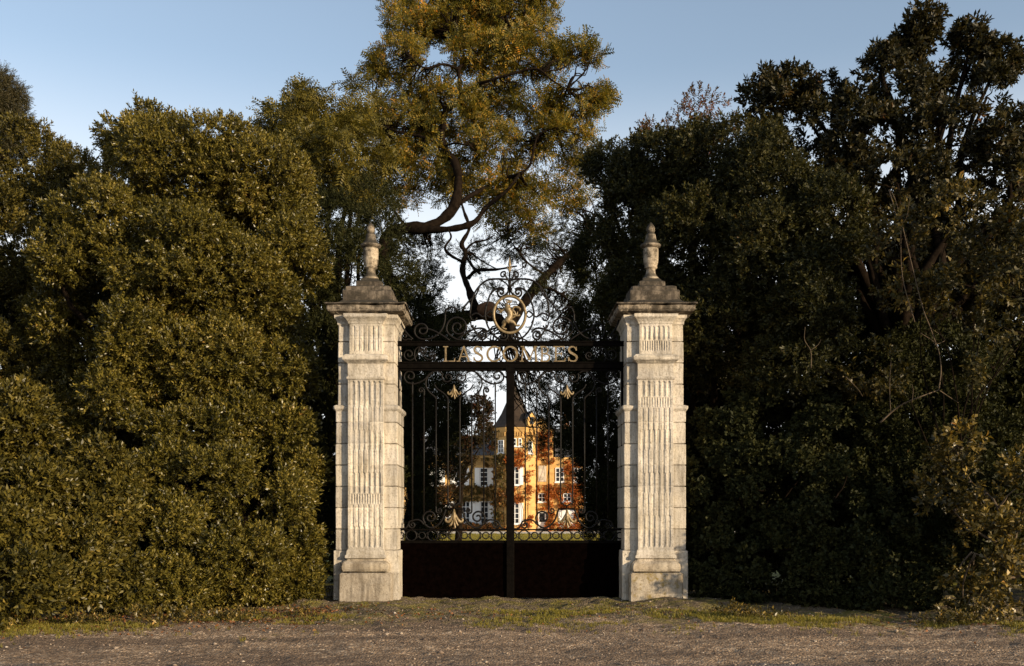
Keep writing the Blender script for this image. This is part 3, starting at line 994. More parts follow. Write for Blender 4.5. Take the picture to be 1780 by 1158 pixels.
def needles(n, L, W, r=rng):
    """flat cedar spray"""
    out = []
    for i in range(n):
        t = i / n
        b = np.array([0, 0, t * 0.45])
        for sg in (-1, 1):
            d = np.array([sg * 0.8, r.normal(0, .35), 0.7 + r.normal(0, .2)]); d /= np.linalg.norm(d)
            s = np.cross(d, r.normal(0, 1, 3)); s /= np.linalg.norm(s)
            k = L * (1.1 - t * .7)
            out.append([b, b + d * k * .5 + s * W, b + d * k, b + d * k * .5 - s * W])
    return np.array(out)


SP_LAUREL = [leaf_quads(24, 0.066, 0.026, 0.19, 62) for _ in range(7)]
SP_LAUREL_BIG = [leaf_quads(19, 0.085, 0.036, 0.20, 66) for _ in range(7)]
SP_OAK = [leaf_quads(16, 0.12, 0.05, 0.20, 75) for _ in range(7)]
SP_SMALL = [leaf_quads(14, 0.075, 0.034, 0.20, 65) for _ in range(6)]
SP_IVY = [leaf_quads(10, 0.075, 0.055, 0.12, 70) for _ in range(6)]
SP_BROAD = [leaf_quads(14, 0.10, 0.048, 0.24, 70) for _ in range(6)]
SP_FEATHER = [pinnate(4, 6, 0.40, 0.13, 0.042) for _ in range(7)]
SP_FINE = [leaf_quads(18, 0.085, 0.020, 0.26, 60) for _ in range(6)]
SP_CEDAR = [needles(12, 0.16, 0.010) for _ in range(6)]
SP_FAR = [leaf_quads(12, 0.20, 0.11, 0.35, 65) for _ in range(6)]


def place(protos, P, D, S, r=rng):
    """instances of sprigs at P with axis D and size S -> quads, sprig id"""
    n = len(P)
    D = D / (np.linalg.norm(D, axis=1, keepdims=True) + 1e-9)
    ref = r.normal(0, 1, (n, 3))
    X = np.cross(D, ref); X /= np.linalg.norm(X, axis=1, keepdims=True) + 1e-9
    Y = np.cross(D, X)
    kind = r.integers(0, len(protos), n)
    Q, ID = [], []
    for k, pr in enumerate(protos):
        ix = np.nonzero(kind == k)[0]
        if len(ix) == 0: continue
        M = np.stack([X[ix], Y[ix], D[ix]], 1) * S[ix][:, None, None]      # (m,3basis,3)
        q = np.einsum('lvb,mbc->mlvc', pr, M) + P[ix][:, None, None, :]
        Q.append(q.reshape(-1, 4, 3))
        ID.append(np.repeat(ix, len(pr)))
    return np.concatenate(Q), np.concatenate(ID)


def L(px, py, y, rx, rz, ry):
    k = (y + CAM_D) / FPX
    x, yy, z = at(px, py, y)
    return (x, y, z, rx * k, ry, rz * k)


N_LEAVES = 0


def crown(parent, name, lobes, protos, mat, sub=1.0, sub_r=(0.35, 0.7), dens=55, size=1.0, back=0.3, inner=0.35, up=0.35, shell=(0.80, 1.04), seed=1, zmin=0.03, gap=0.0, out=0.9):
    """leaf mass: lobes -> leaf clumps on and in each lobe -> sprigs on each clump; returns the clump centres"""
    global N_LEAVES
    r = np.random.default_rng(seed)
    LB_ = np.array(lobes, float)
    C, Rr = LB_[:, :3], LB_[:, 3:]
    Rr = np.maximum(Rr - 0.75 * 0.5 * (sub_r[0] + sub_r[1]) - 0.13 * size, 0.35 * Rr)      # lobe sizes are to the leaf tips
    Ps, Ds, Ss, Is, cl = [], [], [], [], []
    nclump = 0
    for i in range(len(LB_)):
        a, b, c = Rr[i]
        area = 4 * math.pi * (((a * b) ** 1.6 + (a * c) ** 1.6 + (b * c) ** 1.6) / 3) ** (1 / 1.6)
        ns = max(6, int(area * 2.3 * sub))
        u = r.normal(0, 1, (ns, 3)); u /= np.linalg.norm(u, axis=1, keepdims=True)
        rad = r.uniform(shell[0], shell[1], ns)
        ni = int(ns * inner)
        u2 = r.normal(0, 1, (ni, 3)); u2 /= np.linalg.norm(u2, axis=1, keepdims=True) + 1e-9
        rad2 = r.uniform(0.25, 0.8, ni)
        u = np.concatenate([u, u2]); rad = np.concatenate([rad, rad2])
        pc = C[i] + u * rad[:, None] * Rr[i]
        nrm = u / Rr[i]; nrm /= np.linalg.norm(nrm, axis=1, keepdims=True)
        # drop clumps deep inside another lobe, thin out the far side
        keep = pc[:, 2] > -0.1
        for j in range(len(LB_)):
            if j != i:
                q = np.linalg.norm((pc - C[j]) / Rr[j], axis=1)
                keep &= ~((q < 0.72) & (r.random(len(pc)) < 0.85))
        tc = np.array([0, -CAM_D, CAM_H]) - pc
        tc /= np.linalg.norm(tc, axis=1, keepdims=True)
        facing = (nrm * tc).sum(1)
        keep &= (facing > -0.25) | (r.random(len(pc)) < back)
        if gap > 0: keep &= r.random(len(pc)) > gap
        pc, nrm = pc[keep], nrm[keep]
        if len(pc) == 0: continue
        sr = r.uniform(sub_r[0], sub_r[1], len(pc))
        cl.append(pc)
        k = np.maximum(3, (dens * sr ** 2 * 4).astype(int))
        idx = np.repeat(np.arange(len(pc)), k)
        d = r.normal(0, 1, (len(idx), 3)); d /= np.linalg.norm(d, axis=1, keepdims=True)
        d = d + nrm[idx] * out
        d /= np.linalg.norm(d, axis=1, keepdims=True)
        pr = pc[idx] + d * (sr[idx] * r.uniform(0.35, 1.0, len(idx)) ** 0.6)[:, None] * np.array([1, 1, 0.85])
        ax = d * 0.8 + r.normal(0, 0.35, d.shape) + np.array([0, 0, up])
        Ps.append(pr); Ds.append(ax); Ss.append(size * r.uniform(0.75, 1.2, len(idx))); Is.append(idx + nclump)
        nclump += len(pc)
    P = np.concatenate(Ps); D = np.concatenate(Ds); S = np.concatenate(Ss); I = np.concatenate(Is)
    k = P[:, 2] > zmin
    P, D, S, I = P[k], D[k], S[k], I[k]
    q, sid = place(protos, P, D, S, r)
    n = len(q)
    N_LEAVES += n
    clv = r.random(nclump)
    spr = np.clip(0.5 * r.random(len(P))[sid] + 0.5 * clv[I[sid]] + r.normal(0, .05, n), 0, 1)
    o = mesh_np(name, q.reshape(-1, 3), np.arange(n * 4).reshape(-1, 4), mat, parent, {'rnd': r.random(n), 'spr': spr})
    return np.concatenate(cl)


def wiggle(a, b, n, amp, r):
    a, b = np.array(a, float), np.array(b, float)
    L_ = np.linalg.norm(b - a)
    P = [a + (b - a) * t for t in np.linspace(0, 1, n)]
    for i in range(1, n - 1): P[i] = P[i] + r.normal(0, amp * L_, 3)
    return smooth_path(P, 3)


def trunk(parent, base, fork, lobes, clumps, mat, r0=0.16, twigs=60, seed=1, name='trunk', twig_r=0.011):
    """tapered trunk, a limb into each lobe, twigs out to the leaf clumps"""
    r = np.random.default_rng(seed)
    m = MB()
    p = wiggle(base, fork, 5, 0.04, r)
    m.tube(p, np.linspace(r0 * 1.25, r0 * 0.75, len(p)), 8)
    lp = []
    for l in lobes:
        c = np.array(l[:3])
        if c[2] < 0.4: continue
        w = wiggle(fork, c, 5, 0.04, r)
        m.tube(w, np.linspace(r0 * 0.6, r0 * 0.14, len(w)), 6)
        lp += [np.array(q) for q in w[3:]]
    lp = np.array(lp) if lp else np.array([fork])
    if len(clumps) and twigs:
        for i in r.choice(len(clumps), min(twigs, len(clumps)), replace=False):
            c = clumps[i]
            s = lp[np.argmin(np.linalg.norm(lp - c, axis=1))]
            w = wiggle(s, c, 4, 0.08, r)
            m.tube(w, np.linspace(twig_r * 2, twig_r * 0.6, len(w)), 4)
    return m.build(name, mat, parent)


def tree(name, label, cat, base, fork, lobes, protos, mat, group=None, bark=None, r0=0.16, twigs=60, stem='trunk', crown_name='crown', seed=1, twig_r=0.011, **kw):
    root = thing(name, (base[0], base[1], 0), label, cat, group)
    cl = crown(root, crown_name, lobes, protos, mat, seed=seed, **kw)
    trunk(root, (base[0], base[1], -0.1), fork, lobes, cl, bark or M_BARK, r0, twigs, seed, stem, twig_r)
    return root


# ---- left of the gate
G_L = 'evergreen bushes left of the gate'
lob = [L(330, 300, 2.0, 150, 135, 1.8), L(460, 330, 1.9, 90, 110, 1.5), L(250, 250, 2.6, 80, 75, 1.5), L(180, 390, 1.0, 90, 95, 1.4), L(510, 440, 1.6, 62, 75, 1.2),
       L(300, 450, 0.6, 130, 100, 1.5), L(420, 520, 1.0, 115, 120, 1.5), L(350, 640, 0.3, 150, 95, 1.4), L(490, 640, 1.0, 62, 75, 1.1), L(235, 590, 0.2, 90, 90, 1.2), L(110, 440, 0.4, 55, 40, .8), L(190, 690, -0.2, 80, 60, 1.0), L(260, 480, 2.2, 130, 150, 1.0), L(420, 420, 2.4, 110, 130, .9), L(400, 640, 1.6, 120, 120, .9), L(150, 600, 1.4, 110, 110, .9), L(300, 740, 1.4, 130, 90, .8), L(120, 760, 0.4, 90, 80, .8), L(440, 750, 1.6, 100, 90, .8), L(200, 470, 1.6, 90, 90, .9)]
tree('evergreen_oak', 'tall olive-green evergreen oak in low sun, highest rounded bush left of the gate', 'tree', (-5.2, 1.8), (-5.2, 1.8, 2.2), lob, SP_LAUREL, L_OLIVE, G_L, r0=0.2, twigs=160, seed=21, sub=0.85, sub_r=(0.28, 0.54), dens=125, inner=1.1)
lob = [L(330, 850, -1.2, 120, 95, 1.1), L(450, 870, -0.7, 95, 110, 1.0), L(250, 930, -1.9, 110, 90, 1.1), L(400, 975, -1.3, 120, 80, 1.0), L(510, 960, -0.1, 50, 85, .7), L(520, 840, 0.3, 38, 80, .6), L(300, 1010, -2.1, 90, 55, .8), L(500, 760, 0.5, 60, 45, .7), L(310, 750, -0.5, 120, 55, .8), L(400, 735, 0.0, 90, 50, .7)] + [L(px_, 1005 + (560 - px_) * .06, 0.35 - (560 - px_) * .0082, 55, 70, .6) for px_ in range(240, 535, 45)]
tree('evergreen_shrub', 'dense olive shrub at the foot of the tall oak, reaching the left pillar', 'shrub', (-4.8, -0.6), (-4.8, -0.5, 0.7), lob, SP_LAUREL, L_OLIVE, G_L, r0=0.06, twigs=120, stem='stem', crown_name='foliage', seed=22, sub=1.0, sub_r=(0.22, 0.44), dens=150, inner=1.0)
lob = [L(135, 900, -2.9, 85, 95, 1.0), L(110, 980, -3.3, 90, 85, .9), L(180, 830, -2.2, 70, 70, .9), L(200, 1000, -2.7, 70, 60, .8)]
tree('evergreen_shrub', 'broad olive shrub in the middle of the left hedge, russet leaves at its foot', 'shrub', (-7.0, -2.6), (-7, -2.5, 0.6), lob, SP_LAUREL_BIG, L_OLIVE_DEEP, G_L, r0=0.05, twigs=70, stem='stem', crown_name='foliage', seed=23, sub=0.95, sub_r=(0.22, 0.42), dens=140, inner=1.0)
lob = [L(35, 735, -2.6, 72, 68, 1.0), L(-30, 760, -2.8, 80, 80, 1.0), L(70, 860, -3.3, 42, 36, .6), L(10, 930, -3.8, 75, 85, 1.0), L(-60, 900, -4.0, 90, 150, 1.2), L(30, 1020, -4.3, 80, 60, .8), L(-160, 800, -4.4, 100, 250, 1.4), L(-110, 560, -3, 90, 120, 1.4)]
tree('evergreen_shrub', 'rounded olive shrub at the left edge of the picture beside the gravel', 'shrub', (-8.6, -3.6), (-8.6, -3.4, 0.9), lob, SP_LAUREL_BIG, L_OLIVE_DEEP, G_L, r0=0.07, twigs=90, stem='stem', crown_name='foliage', seed=24, sub=0.95, sub_r=(0.22, 0.42), dens=140, inner=1.0)
lob = [L(40, 285, 4.2, 95, 62, 1.8), L(130, 340, 3.8, 70, 90, 1.8), L(-50, 350, 4, 90, 110, 1.8), L(20, 450, 3.2, 110, 130, 1.8), L(110, 560, 2.8, 110, 120, 1.6), L(20, 640, 2.0, 100, 80, 1.5), L(90, 720, 1.0, 100, 80, 1.2), L(-90, 520, 2.5, 90, 160, 1.5)]
tree('evergreen_tree', 'dark evergreen tree behind the left bushes with its top lit gold', 'tree', (-9.6, 3.6), (-9.6, 3.6, 3.0), lob, SP_LAUREL, L_OLIVE_DEEP, None, r0=0.2, twigs=80, seed=25, sub=0.7, sub_r=(0.35, 0.65), dens=72, inner=0.8)
lob = [L(2, 128, 22, 15, 9, .7), L(8, 145, 22, 26, 8, .9), L(18, 160, 22, 34, 8, 1.0), L(4, 176, 22, 52, 9, 1.2), L(14, 190, 22, 44, 8, 1.2), L(-20, 208, 22, 75, 12, 1.5), L(-30, 250, 22, 90, 30, 1.8), L(-50, 170, 22, 50, 20, 1.5)]
tree('cedar_tree', 'cedar tip with dark flat sprays in the top left corner of the picture', 'tree', (-21, 22.0), (-20.5, 22, 14.5), lob, SP_CEDAR, L_CEDAR, None, r0=0.2, twigs=60, seed=26, sub=2.6, sub_r=(0.08, 0.16), dens=260, inner=0.5, size=0.9, up=0.0)
lob = [L(500, 225, 8, 48, 34, 1.2), L(560, 205, 8, 52, 34, 1.3), L(625, 185, 8.5, 46, 40, 1.3), L(520, 300, 7.5, 70, 70, 1.6), L(610, 290, 7.5, 75, 80, 1.7), L(475, 215, 8, 22, 16, .5), L(520, 172, 8, 14, 14, .4)]
tree('feathery_tree', 'feathery green tree behind the tall oak, left of the golden tree', 'tree', (-4.6, 8.0), (-4.6, 8, 6.0), lob, SP_FEATHER, L_FEATHER_GREEN, None, r0=0.16, twigs=140, seed=27, sub=1.2, sub_r=(0.2, 0.4), dens=26, inner=0.6, size=0.85)
lob = [L(610, 480, 3.6, 62, 80, 1.3), L(650, 430, 4.4, 45, 60, 1.2), L(645, 370, 5.5, 50, 55, 1.2), L(590, 400, 5.0, 60, 70, 1.2), L(555, 440, 4.6, 70, 90, 1.2), L(560, 540, 4.2, 60, 80, 1.1), L(680, 480, 5.5, 40, 60, 1.1), L(570, 620, 3.0, 60, 110, 1.2), L(630, 640, 3.4, 60, 120, 1.2), L(580, 800, 2.4, 60, 120, 1.0), L(600, 950, 2.2, 50, 80, .9), L(640, 860, 3, 50, 120, 1)]
tree('yew_tree', 'near-black yew in shade right behind the left pillar', 'tree', (-3.4, 3.2), (-3.4, 3.2, 2.5), lob, SP_FINE, L_DARK, None, r0=0.15, twigs=40, seed=28, sub=1.1, sub_r=(0.3, 0.55), dens=60, inner=0.5)

# ---- inside, left and right of the drive
lob = [L(735, 500, 9.5, 55, 42, 1.1), L(710, 590, 9, 60, 90, 1.3), L(745, 640, 9, 65, 90, 1.5), L(770, 570, 10, 42, 60, 1.1), L(730, 760, 8, 62, 110, 1.5), L(710, 880, 7, 55, 80, 1.2), L(775, 720, 10, 42, 75, 1.1), L(770, 810, 11, 26, 50, .9), L(745, 900, 10, 22, 45, .9)]
tree('dark_evergreen', 'dark evergreen filling the left gate leaf, fine leaves against white sky', 'tree', (-2.6, 9.0), (-2.6, 9, 3), lob, SP_FINE, L_DARK, 'dark evergreens lining the drive', r0=0.16, twigs=90, seed=31, sub=1.6, sub_r=(0.26, 0.48), dens=72, inner=0.8)
lob = [L(1035, 470, 9, 42, 75, 1.3), L(1045, 600, 8, 55, 110, 1.5), L(1010, 690, 10, 45, 70, 1.3), L(975, 665, 12, 32, 40, 1.1), L(1045, 760, 8, 52, 100, 1.4), L(1000, 780, 11, 30, 50, 1.0), L(1055, 880, 7, 40, 80, 1.2), L(965, 720, 13, 18, 40, .8)]
tree('dark_evergreen', 'dark evergreen filling the right gate leaf, beside the sunlit mansion', 'tree', (2.4, 9.0), (2.4, 9, 3), lob, SP_FINE, L_DARK, 'dark evergreens lining the drive', r0=0.16, twigs=90, seed=32, sub=1.6, sub_r=(0.26, 0.48), dens=72, inner=0.8)
lob = [L(832, 715, 30, 20, 30, 1.4), L(812, 745, 30, 34, 44, 1.6), L(795, 800, 30, 36, 44, 1.6), L(840, 770, 31, 14, 34, 1.0), L(780, 870, 30, 14, 30, 1.0)]
tree('dark_evergreen', 'russet-tinged tree between the left gate bars, in front of the shaded wing', 'tree', (-2.6, 30.0), (-2.4, 30, 3.0), lob, SP_BROAD, L_RUSSET, 'dark evergreens lining the drive', r0=0.15, twigs=60, seed=33, sub=1.0, sub_r=(0.35, 0.6), dens=30, inner=0.6, size=1.0)

# ---- right of the gate
lob = [L(1150, 305, 4.2, 85, 80, 1.7), L(1250, 290, 3.2, 105, 85, 1.7), L(1330, 330, 2.2, 110, 110, 1.6), L(1095, 380, 4.4, 62, 105, 1.6), L(1210, 420, 2.6, 120, 120, 1.7), L(1340, 480, 1.2, 120, 120, 1.5), L(1440, 400, 1.1, 75, 105, 1.4), L(1110, 530, 4.0, 70, 110, 1.4), L(1240, 580, 1.8, 110, 100, 1.5), L(1420, 560, 0.4, 95, 95, 1.3), L(1360, 640, 0.6, 110, 70, 1.2), L(1060, 300, 5.5, 45, 60, 1.1)]
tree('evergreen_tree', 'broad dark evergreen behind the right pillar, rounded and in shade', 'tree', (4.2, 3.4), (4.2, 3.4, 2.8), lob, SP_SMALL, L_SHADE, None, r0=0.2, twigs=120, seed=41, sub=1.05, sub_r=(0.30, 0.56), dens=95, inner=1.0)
lob = [L(1200, 205, 8, 55, 24, 1.2), L(1150, 230, 8, 40, 24, 1.0), L(1250, 215, 8, 45, 24, 1.1), L(1195, 255, 8, 90, 40, 1.4)]
tree('russet_tree', 'thin russet-topped tree peeping over the dark evergreen, under the blue sky', 'tree', (4.6, 8.0), (4.6, 8, 9.5), lob, SP_SMALL, L_REDDISH, None, r0=0.12, twigs=80, seed=42, sub=1.1, sub_r=(0.25, 0.5), dens=34, inner=0.3, gap=0.2, up=0.6)
lob = [L(1335, 195, 3, 42, 36, .9), L(1325, 150, 3, 20, 30, .5), L(1380, 150, 3, 24, 22, .5), L(1430, 160, 3, 34, 26, .7), L(1410, 215, 3, 70, 38, 1.1), L(1530, 125, 2.6, 48, 40, .9), L(1585, 75, 2.6, 24, 34, .6), L(1605, 45, 2.6, 12, 20, .35), L(1560, 180, 2.4, 60, 52, 1.1), L(1610, 140, 2.6, 36, 50, .8), L(1690, 105, 2.6, 32, 40, .7), L(1690, 70, 2.6, 16, 18, .4), L(1735, 110, 2.6, 14, 30, .4), L(1715, 170, 2.4, 45, 40, .9), L(1500, 245, 2.0, 90, 55, 1.3), L(1640, 250, 1.6, 110, 75, 1.4), L(1750, 265, 1.2, 80, 80, 1.2), L(1480, 200, 2.6, 36, 22, .7), L(1560, 320, 1.2, 100, 60, 1.2), L(1460, 320, 1.6, 70, 50, 1.1), L(1820, 220, 1.4, 60, 110, 1.2), L(1580, 400, 2.6, 90, 80, 1.2), L(1700, 380, 2.4, 100, 90, 1.2), L(1800, 420, 2.2, 70, 120, 1.2), L(1640, 500, 2.6, 140, 80, 1.2), L(1657, 390, 3.2, 80, 70, 1.0), L(1740, 500, 2.6, 80, 70, 1.0), L(1340, 720, 3.2, 110, 110, .9), L(1240, 700, 3.4, 100, 130, .9)]
tree('dark_oak', 'tall dark oak with tufted leaf clusters standing out against the sky at right', 'tree', (7.4, 2.0), (7.6, 2.0, 4.6), lob, SP_OAK, L_OAK, None, r0=0.2, twigs=220, seed=43, sub=1.35, sub_r=(0.17, 0.34), dens=66, inner=0.5, shell=(0.6, 1.04), gap=0.1, twig_r=0.013)
lob = [L(1560, 420, -0.6, 60, 70, .9), L(1650, 400, -0.9, 70, 75, 1.0), L(1740, 380, -1.2, 70, 85, 1.0), L(1690, 500, -1.4, 85, 70, 1.0), L(1590, 510, -0.4, 70, 60, .9), L(1780, 520, -2.0, 75, 110, 1.0), L(1740, 620, -1.8, 70, 75, .9), L(1520, 640, -0.2, 60, 55, .8), L(1810, 420, -1.6, 60, 140, 1.0)]
tree('yellowing_bush', 'loose bush with yellow-edged leaves and bare twigs, under the tufted oak', 'shrub', (7.6, -0.9), (7.6, -0.9, 1.9), lob, SP_BROAD, L_TAWNY, 'leafy shrubs at the right of the hedge', bark=M_BARK, r0=0.03, twigs=50, stem='stem', crown_name='foliage', seed=44, sub=1.0, sub_r=(0.18, 0.36), dens=60, inner=0.3, gap=0.2, size=0.95)
lob = [L(1600, 660, 1.2, 160, 110, 1.2), L(1640, 780, 0.6, 150, 110, 1.2), L(1560, 850, .3, 110, 120, 1.1), L(1500, 740, .9, 90, 90, 1.0), L(1600, 980, -0.6, 100, 90, 1.0), L(1700, 900, -.6, 110, 110, 1.0), L(1740, 850, -1.5, 80, 90, .7), L(1710, 980, -1.9, 90, 90, .7), L(1800, 900, -1.5, 60, 120, .8)]
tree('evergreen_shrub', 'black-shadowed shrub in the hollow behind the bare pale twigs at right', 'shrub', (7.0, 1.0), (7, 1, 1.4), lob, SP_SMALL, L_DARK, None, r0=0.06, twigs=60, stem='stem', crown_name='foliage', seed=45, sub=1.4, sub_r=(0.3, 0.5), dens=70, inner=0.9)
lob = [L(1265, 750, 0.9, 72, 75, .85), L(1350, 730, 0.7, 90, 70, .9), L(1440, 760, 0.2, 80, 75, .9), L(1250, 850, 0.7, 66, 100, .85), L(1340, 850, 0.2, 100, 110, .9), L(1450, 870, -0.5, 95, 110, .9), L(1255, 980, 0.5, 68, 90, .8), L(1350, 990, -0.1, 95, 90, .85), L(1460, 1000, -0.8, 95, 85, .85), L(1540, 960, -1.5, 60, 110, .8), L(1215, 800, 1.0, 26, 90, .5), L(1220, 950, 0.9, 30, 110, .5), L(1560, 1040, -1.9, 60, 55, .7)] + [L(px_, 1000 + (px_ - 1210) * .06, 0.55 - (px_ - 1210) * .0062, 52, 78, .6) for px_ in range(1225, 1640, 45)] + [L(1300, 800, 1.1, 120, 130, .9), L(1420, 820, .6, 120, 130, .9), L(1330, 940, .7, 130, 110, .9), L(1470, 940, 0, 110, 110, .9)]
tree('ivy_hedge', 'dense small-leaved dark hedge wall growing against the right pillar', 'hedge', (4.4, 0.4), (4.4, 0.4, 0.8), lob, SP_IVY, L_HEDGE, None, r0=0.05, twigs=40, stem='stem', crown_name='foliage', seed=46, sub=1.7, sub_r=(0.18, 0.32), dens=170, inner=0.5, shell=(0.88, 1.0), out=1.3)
lob = [L(1700, 850, -2.5, 62, 60, .8), L(1660, 780, -2.1, 32, 34, .5), L(1650, 880, -2.4, 45, 70, .7), L(1760, 900, -3.0, 60, 100, .9), L(1690, 960, -2.9, 80, 80, .9), L(1750, 1010, -3.3, 70, 60, .8), L(1670, 1040, -2.9, 55, 45, .6), L(1790, 860, -2.8, 50, 110, .8)]
tree('yellowing_bush', 'sunlit shrub with glossy yellow-green leaves at the right edge by the grass', 'shrub', (7.4, -3.5), (7.4, -3.5, 0.7), lob, SP_BROAD, L_YELLOW, 'leafy shrubs at the right of the hedge', bark=M_BARK_PALE, r0=0.05, twigs=130, stem='stem', crown_name='foliage', seed=47, sub=0.9, sub_r=(0.16, 0.32), dens=64, inner=0.3, size=0.95, gap=0.3)

for (nm, lab, xs_, sd) in (('laurel_thicket', 'dark laurel thicket seen through gaps behind the left bushes', np.arange(-15, -3.4, 1.5), 48), ('laurel_thicket', 'dark laurel thicket seen through gaps behind the right hedge and oak', np.arange(3.9, 16, 1.4), 49)):
    rr_ = np.random.default_rng(sd)
    lob = []
    for x_ in xs_:
        for z_ in ((0.7, 2.2, 3.7, 5.2) if -5 < x_ < 6 else (0.7, 2.2, 3.7, 5.2, 6.7)):
            lob.append((x_ + rr_.uniform(-.3, .3), 5.6 + rr_.uniform(-.4, .4), z_, 1.5, 0.9, 1.45))
    tree(nm, lab, 'shrub', (float(xs_.mean()), 6.0), (float(xs_.mean()), 6.0, 1.2), lob, SP_FAR, L_DARK, 'laurel thickets behind the hedges', r0=0.1, twigs=20, stem='stem', crown_name='foliage', seed=sd, sub=0.75, sub_r=(0.4, 0.7), dens=30, inner=0.4, size=0.7)

lob = [(11.5 + i * 1.7, 0.6 - 0.5 * i + dy, z_, 1.5, 1.2, 1.3) for i in range(3) for (z_, dy) in ((0.9, -1.2), (2.4, -0.8), (3.9, 0), (5.4, .5))]
tree('evergreen_tree', 'evergreen continuing the hedge line past the right edge of the picture', 'tree', (13, 0.3), (13, 0.3, 2.0), lob, SP_SMALL, L_SHADE, None, r0=0.15, twigs=40, seed=53, sub=0.8, sub_r=(0.35, 0.6), dens=60, inner=0.4)

# bare pale twigs in the hollow
root = thing('bare_shrub', at(1560, 1000, -0.9)[:2] + (0,), 'leafless pale twigs forking in the dark hollow at right', 'shrub')
m = []
for pts, r0_ in (([(1530, 735), (1560, 708), (1600, 692), (1632, 678)], .026), ([(1632, 678), (1634, 640), (1628, 600), (1600, 580)], .018), ([(1628, 600), (1618, 570), (1600, 520), (1560, 360), (1545, 330)], .014),
                 ([(1548, 716), (1546, 670), (1550, 620)], .011), ([(1585, 700), (1588, 680), (1584, 668)], .008), ([(1632, 678), (1650, 690), (1665, 700)], .012), ([(1625, 600), (1640, 590), (1620, 572)], .008),
                 ([(1410, 640), (1408, 610), (1400, 590), (1398, 570)], .012), ([(1408, 610), (1422, 600), (1428, 590)], .009),
                 ([(1545, 330), (1556, 362), (1562, 395)], .012), ([(1562, 395), (1575, 380), (1582, 350)], .009), ([(1590, 560), (1570, 480), (1566, 400)], .012), ([(1470, 655), (1490, 675), (1500, 690)], .008)):
    P = [np.array(at(p[0], p[1], -1.35 + 0.25 * math.sin(p[0] * .05))) for p in pts]
    for i in range(1, len(P)): P[i] = P[i] + rng.normal(0, .008, 3)
    sp = smooth_path(P, 5)
    m.append(MB())
    m[-1].tube(sp, np.linspace(r0_ * .62, r0_ * .28, len(sp)), 6)
for q_ in m: q_.build('stem', M_BARK_PALE, root)

# ---- the golden tree behind the gate
root = thing('golden_tree', at(740, 940, 11)[:2] + (0,), 'tall golden feathery tree with gnarled dark limbs rising behind the gate', 'tree')
Y0 = 11.5
limbs = [  # photo outline of the limbs, each with its own depth, and radii in metres
    ([(735, 960, 10.5), (722, 800, 10.6), (712, 640, 10.8), (722, 590, 11), (760, 562, 11.1), (800, 555, 11.0), (852, 538, 10.6)], [.42, .36, .32, .32, .31, .28, .24]),
    ([(722, 600, 11), (690, 520, 11.4), (668, 450, 11.6), (676, 408, 11.5), (706, 397, 11.3), (748, 393, 11.2), (785, 366, 11.3), (796, 318, 11.6), (790, 285, 11.8), (772, 258, 12), (768, 225, 12)], [.26, .24, .22, .21, .20, .20, .19, .17, .15, .13, .10]),
    ([(690, 402, 11.3), (740, 402, 11.0), (790, 398, 10.8), (826, 382, 10.8), (846, 360, 11), (880, 330, 11.2), (905, 300, 11.5)], [.12, .13, .12, .10, .08, .06, .04]),
    ([(826, 535, 10.7), (818, 505, 10.7), (806, 470, 10.8), (808, 440, 10.9), (802, 425, 10.9), (815, 398, 11), (808, 370, 11.2), (800, 350, 11.3)], [.15, .13, .10, .085, .08, .065, .05, .04]),
    ([(806, 458, 10.8), (782, 446, 10.6), (775, 430, 10.5), (782, 412, 10.5), (780, 398, 10.5)], [.06, .055, .045, .035, .025]),
    ([(812, 485, 10.8), (830, 474, 10.6), (862, 470, 10.4), (900, 462, 10.3)], [.075, .065, .05, .025]),
    ([(806, 442, 10.9), (822, 464, 10.7), (834, 478, 10.6)], [.06, .055, .05]),
    ([(808, 438, 10.9), (822, 425, 10.8), (845, 418, 10.7), (862, 408, 10.6)], [.05, .04, .03, .02]),
    ([(818, 440, 10.8), (840, 455, 10.4), (865, 470, 10.2)], [.03, .025, .015]),
    ([(880, 580, 12), (905, 535, 12.2), (930, 500, 12.4), (960, 470, 12.6), (995, 436, 12.8), (1030, 400, 13)], [.20, .19, .17, .14, .10, .06]),
    ([(850, 545, 10.7), (872, 560, 11.2), (880, 580, 12)], [.22, .2, .2]),
    ([(935, 495, 12.4), (965, 508, 12.3), (1000, 530, 12.2)], [.07, .05, .025]),
    ([(950, 480, 12.5), (920, 460, 12.2), (895, 430, 12), (880, 408, 12)], [.05, .04, .03, .015]),
    ([(772, 258, 12), (790, 250, 11.6), (815, 252, 11.4)], [.05, .04, .02]),
    ([(768, 225, 12), (775, 190, 12.2), (798, 178, 12.2), (800, 150, 12.2), (798, 120, 12.3), (812, 108, 12.4), (800, 85, 12.5), (788, 60, 12.6)], [.11, .10, .10, .09, .07, .05, .035, .02]),
    ([(798, 120, 12.3), (770, 114, 12), (740, 118, 11.8), (715, 100, 11.6)], [.06, .05, .04, .02]),
    ([(800, 175, 12.2), (830, 150, 12), (845, 142, 11.8), (880, 130, 11.6), (930, 118, 11.5), (960, 140, 11.4), (985, 155, 11.4)], [.06, .055, .05, .045, .04, .03, .015]),
    ([(812, 108, 12.4), (840, 80, 12.4), (855, 68, 12.4), (880, 40, 12.5)], [.045, .04, .03, .02]),
    ([(905, 300, 11.5), (922, 285, 11.5), (928, 255, 11.5), (938, 232, 11.5), (965, 222, 11.4)], [.05, .05, .045, .04, .02]),
    ([(785, 366, 11.3), (820, 340, 11.6), (860, 320, 12), (905, 300, 11.5)], [.09, .08, .07, .05]),
    ([(706, 397, 11.3), (675, 350, 11.6), (664, 320, 11.8), (672, 290, 12)], [.06, .05, .04, .02]),
    ([(772, 258, 12), (735, 240, 12.2), (690, 225, 12.4), (655, 215, 12.6)], [.07, .055, .04, .02]),
]
m = MB()
node = []
